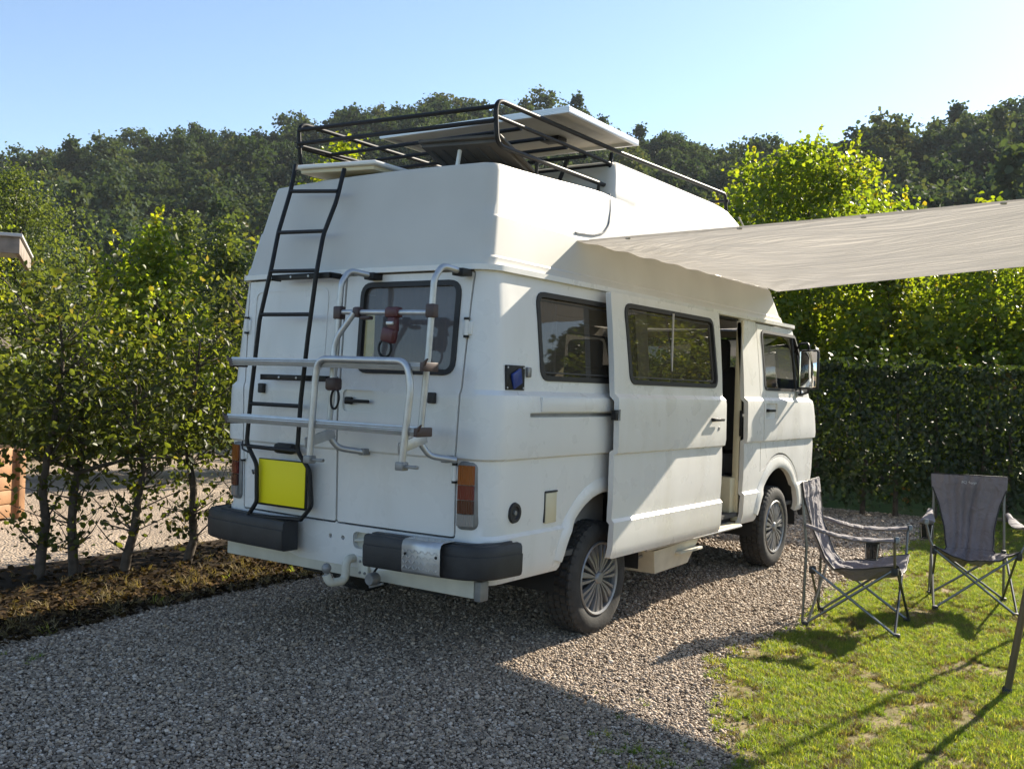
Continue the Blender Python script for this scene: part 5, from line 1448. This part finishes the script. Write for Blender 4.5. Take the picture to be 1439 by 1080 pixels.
def patch_old(x, y):
    return (np.sin(x*3.1+y*1.7+.5)+np.sin(x*1.9-y*3.3+2)+np.sin(x*5.7+y*4.1)*.7+np.sin(x*7.9-y*6.7)*.5)/3.2
pv = patch(x, y)
edge = np.clip((x-xe)/.22, 0, 1)
k = (x > xe-.05) & (lat < dep*.56+.6) & (dep > 2.0) & (g.random(n) < np.clip(1-(pv-.12)*2.8, .26, 1)*(.25+.75*edge)) & (g.random(n) < np.clip(1.4-dep*.07, .45, 1))
x, y, pv = x[k], y[k], pv[k]; n = len(x)
# odd tufts growing in the gravel
ox, oy = [], []
for cx, cy, m in ((1.98, -.32, 22), (2.2, -.45, 40), (1.70, .25, 5), (-1.0, -1.3, 12), (2.4, -.75, 50)):
    ox.append(cx+g.normal(size=m)*.10); oy.append(cy+g.normal(size=m)*.09)
x = np.concatenate([x]+ox); y = np.concatenate([y]+oy); pv = np.concatenate([pv, np.zeros(len(x)-len(pv))]); n = len(x)
P = np.stack([x, y, np.full(n, -.002)], axis=1)
s_ = g.uniform(.34, .80, n)*np.where(pv > .3, .7, 1); idx = np.where(g.random(n) < np.where(pv > .10, .45, .10), 5, g.integers(0, 5, n))
scatter('grass', P, np.stack([g.normal(size=n)*.12, g.normal(size=n)*.12, g.uniform(0, 6.28, n)], axis=1), np.repeat(s_[:, None], 3, 1), idx, cg_, 'short patchy green and dry grass of the lawn', 'grass')
print('tufts', n)
# dry grass along the hedge bed
n = 700; y = g.uniform(-2.4, 5.0, n); ex = np.interp(y, [p[1] for p in MULCH_EDGE], [p[0] for p in MULCH_EDGE]); x = ex - np.abs(g.normal(size=n))*.6 + .05
scatter('dry_grass', np.stack([x, y, np.zeros(n)], axis=1), np.stack([g.normal(size=n)*.5, g.normal(size=n)*.5, g.uniform(0, 6.28, n)], axis=1), np.repeat(g.uniform(.6, 1.5, n)[:, None], 3, 1), np.where(g.random(n) < .985, 5, 0), cg_, 'dry brown grass under the loose hedge', 'dry grass')

# ---- wooded hill
RID = [(-40, .19), (-27.4, .205), (-20, .245), (-15, .25), (-9, .272), (-3, .292), (2, .285), (7, .262), (14, .25), (19, .272), (23, .292), (27.4, .307), (45, .32)]   # degrees right of the view axis -> tangent of ridge elevation
def ridge(a): return interp(a, RID)*math.cos(R(a))*.945
def hill_h(a, d):
    top = 1.45 + 175*ridge(a) - 9.0 - 5.0*sm(9, 18, a)
    return top*sm(62, 180, d) if d < 180 else top + (d-180)*.08
V, Q = [], []; NA, ND = 90, 26
for i in range(NA+1):
    a = -62+134*i/NA
    for j in range(ND+1):
        d = 60+190*j/ND; az = YAW - R(a)
        V.append((3.874-math.sin(az)*d, -3.899+math.cos(az)*d, hill_h(a, d)-.3))
for i in range(NA):
    for j in range(ND): Q.append((i*(ND+1)+j, i*(ND+1)+j+1, (i+1)*(ND+1)+j+1, (i+1)*(ND+1)+j))
me = fast_mesh('hill', np.array(V), np.array(Q)); shade(me, 180); M['hill'] = plain('hill_floor', (.03, .04, .018), .95, var=.3, scale=.2)
obj_from('hill', me, M['hill'])['kind'] = 'structure'
cf_ = tmpl_coll('forest_templates')
for k in range(5):
    g2 = np.random.default_rng(300+k); hh = 10+k*.6
    P, N, v, T = crown_points(3200, ('egg', 'round', 'egg', 'round', 'cone')[k], 3.9 if k < 4 else 2.6, 3.9 if k < 4 else 2.6, 1.2, hh, g2, 150, .42, .45, rough=.35)
    V_, Q_ = leaf_arrays(P, N, .46*g2.uniform(.6, 1.3, len(P)), g2, .45)
    me = fast_mesh('forest_tree', V_, Q_, np.repeat(v, 6)); tmpl(cf_, 'forest_tree%d' % k, me, LG['forest'])
g = np.random.default_rng(17); pts = []
for j in range(48):
    d = 72+j*2.9
    step = 3.3/d*57.3; a = -50+g.uniform(0, step)
    while a < 62:
        dd = d+g.normal()*1.6; aa = a+g.normal()*step*.25; az = YAW-R(aa)
        pts.append((3.874-math.sin(az)*dd, -3.899+math.cos(az)*dd, hill_h(aa, dd)-.6, (.55+.45*g.random()**1.3)*(1+.30*sm(10, 18, aa)), g.uniform(0, 6.28)))
        a += step
pts = np.array(pts); n = len(pts)
sc_ = np.stack([pts[:, 3]*g.uniform(.9, 1.15, n), pts[:, 3]*g.uniform(.9, 1.15, n), pts[:, 3]*g.uniform(.85, 1.2, n)], axis=1)
scatter('hillside_forest', pts[:, :3], np.stack([np.zeros(n), np.zeros(n), pts[:, 4]], axis=1), sc_, np.where(g.random(n) < .10, 4, g.integers(0, 4, n)), cf_, 'dark wooded hillside behind the campsite', 'forest')
print('forest', n)

# ---- thin summer haze over the valley
m, nt, b = new_mat('haze'); nt.nodes.remove(b)
pv_ = nt.nodes.new('ShaderNodeVolumePrincipled'); pv_.inputs['Color'].default_value = (.86, .92, 1.0, 1); pv_.inputs['Density'].default_value = .00024
nt.links.new(pv_.outputs[0], nt.nodes['Material Output'].inputs['Volume'])
hz = MB(); hz.box((-330, -60, -1.5), (330, 330, 82)); ho = hz.build('haze', m, None, ang=None); ho['kind'] = 'stuff'; tag(ho, 'thin pale haze in the air over the valley', 'haze')
# ================================================================== SMALL BUILT THINGS BEYOND THE HEDGES
sh = tag(empty('wooden_shelter', (-8.38, 1.70, 0)), 'wooden shelter roof edge with grey board at the left picture edge', 'shelter')
Mz = Matrix.Rotation(R(58), 4, 'Z')
m_ = MB(); m_.bbox((-3.2, .0, 3.06), (.93, 2.6, 3.10), .006, Mz); m_.build('roof', M['roofmetal'], sh)
m_ = MB(); m_.bbox((-3.1, .05, 2.86), (.90, .10, 3.055), .004, Mz); m_.build('fascia_board', M['wood'], sh)
m_ = MB(); m_.bbox((.85, .105, 2.86), (.90, 2.5, 3.055), .004, Mz); m_.build('fascia_board', M['wood'], sh)
for x, y in ((-1.2, .25), (-2.9, .25), (-1.2, 2.4), (-2.9, 2.4)):
    m_ = MB(); m_.bbox((x-.06, y-.06, 0), (x+.06, y+.06, 2.9), .006, Mz); m_.build('post', M['wood'], sh)
# small cabin whose gable peeps over the hedge
cb = tag(empty('garden_cabin', (-12.5, 2.65, 0)), 'small timber cabin with gabled roof beyond the loose hedge at the left', 'cabin')
Mz = Matrix.Rotation(R(35), 4, 'Z')
for k in range(14):
    z = k*.135; m_ = MB(); m_.bbox((-1.1, 0, z), (1.1, 2.0, z+.13), .006, Mz); m_.build('plank', M['orangewood'], cb)
m_ = MB(); m_.add([Mz @ Vector(p) for p in ((-1.1, 0, 1.89), (1.1, 0, 1.89), (0, 0, 2.62), (-1.1, 2, 1.89), (1.1, 2, 1.89), (0, 2, 2.62))], [(0, 1, 2), (3, 5, 4), (0, 2, 5, 3), (1, 4, 5, 2)]); m_.build('gable', M['orangewood'], cb)
for s in (-1, 1):
    m_ = MB(); m_.add([Mz @ Vector(p) for p in ((0, -.15, 2.66), (s*1.3, -.15, 1.80), (s*1.3, 2.15, 1.80), (0, 2.15, 2.66), (0, -.15, 2.70), (s*1.3, -.15, 1.84), (s*1.3, 2.15, 1.84), (0, 2.15, 2.70))], [(0,1,2,3), (4,7,6,5), (0,4,5,1), (1,5,6,2), (2,6,7,3), (3,7,4,0)]); m_.build('roof', M['bark'], cb)
# orange timber box beside the road
bx_ = tag(empty('timber_box', (-5.95, .68, 0)), 'orange timber planter box on the gravel road behind the loose hedge', 'planter')
Mz = Matrix.Rotation(R(20), 4, 'Z')
for k in range(5):
    z = .02+k*.135; m_ = MB(); m_.bbox((-.8, -.45, z), (.55, .45, z+.128), .008, Mz); m_.build('plank', M['orangewood'], bx_)
m_ = MB(); m_.bbox((-.74, -.39, .66), (.49, .39, .715), .01, Mz); m_.build('soil', M['mulch'], bx_)
for x, y in ((-.80, -.45), (.55, -.45), (.55, .45), (-.80, .45)):
    m_ = MB(); m_.bbox((x-.04, y-.04, 0), (x+.04, y+.04, .72), .006, Mz); m_.build('corner_post', M['orangewood'], bx_)
# white caravans glimpsed behind the hedge
def caravan(loc, rz, label):
    root = tag(empty('caravan', loc, rz), label, 'caravan', 'white caravans behind the hedge')
    prof = rpoly([(-2.3, .45), (2.2, .45), (2.45, 1.3), (2.1, 2.45), (-1.9, 2.55), (-2.35, 1.6)], .3, 5)
    m_ = MB(); m_.prism(prof, lambda p, t: (p[0], t, p[1]), -1.05, 1.05); m_.build('body', M['white'], root, ang=40)
    for x0, x1 in ((-1.7, -.7), (-.2, .9), (1.2, 1.9)):
        m_ = MB(); m_.prism(rrect(x0, x1, 1.35, 1.95, .08), lambda p, t: (p[0], t, p[1]), -1.07, -1.045); m_.build('window', plain('caravan_glass', (.04, .045, .05), .08), root)
    m_ = MB(); m_.lathe([(0, -.08), (.2, -.1), (.31, -.09), (.33, 0), (.31, .09), (.2, .1), (0, .08)], 24, Matrix.Translation((.1, -.95, .33)) @ Matrix.Rotation(R(90), 4, 'X')); m_.build('wheel', M['tyre'], root)
    m_ = MB(); m_.tube([(2.2, 0, .45), (3.4, 0, .45)], .04, 8); m_.tube([(3.2, 0, 0), (3.2, 0, .5)], .03, 8); m_.build('drawbar', M['grey_metal'], root)
    return root
caravan((-1.2, 20.5, 0), R(25), 'white caravan behind the trees right of the van mirror')
caravan((-7.5, 17.5, 0), R(20), 'white caravan seen through the cab window of the van')
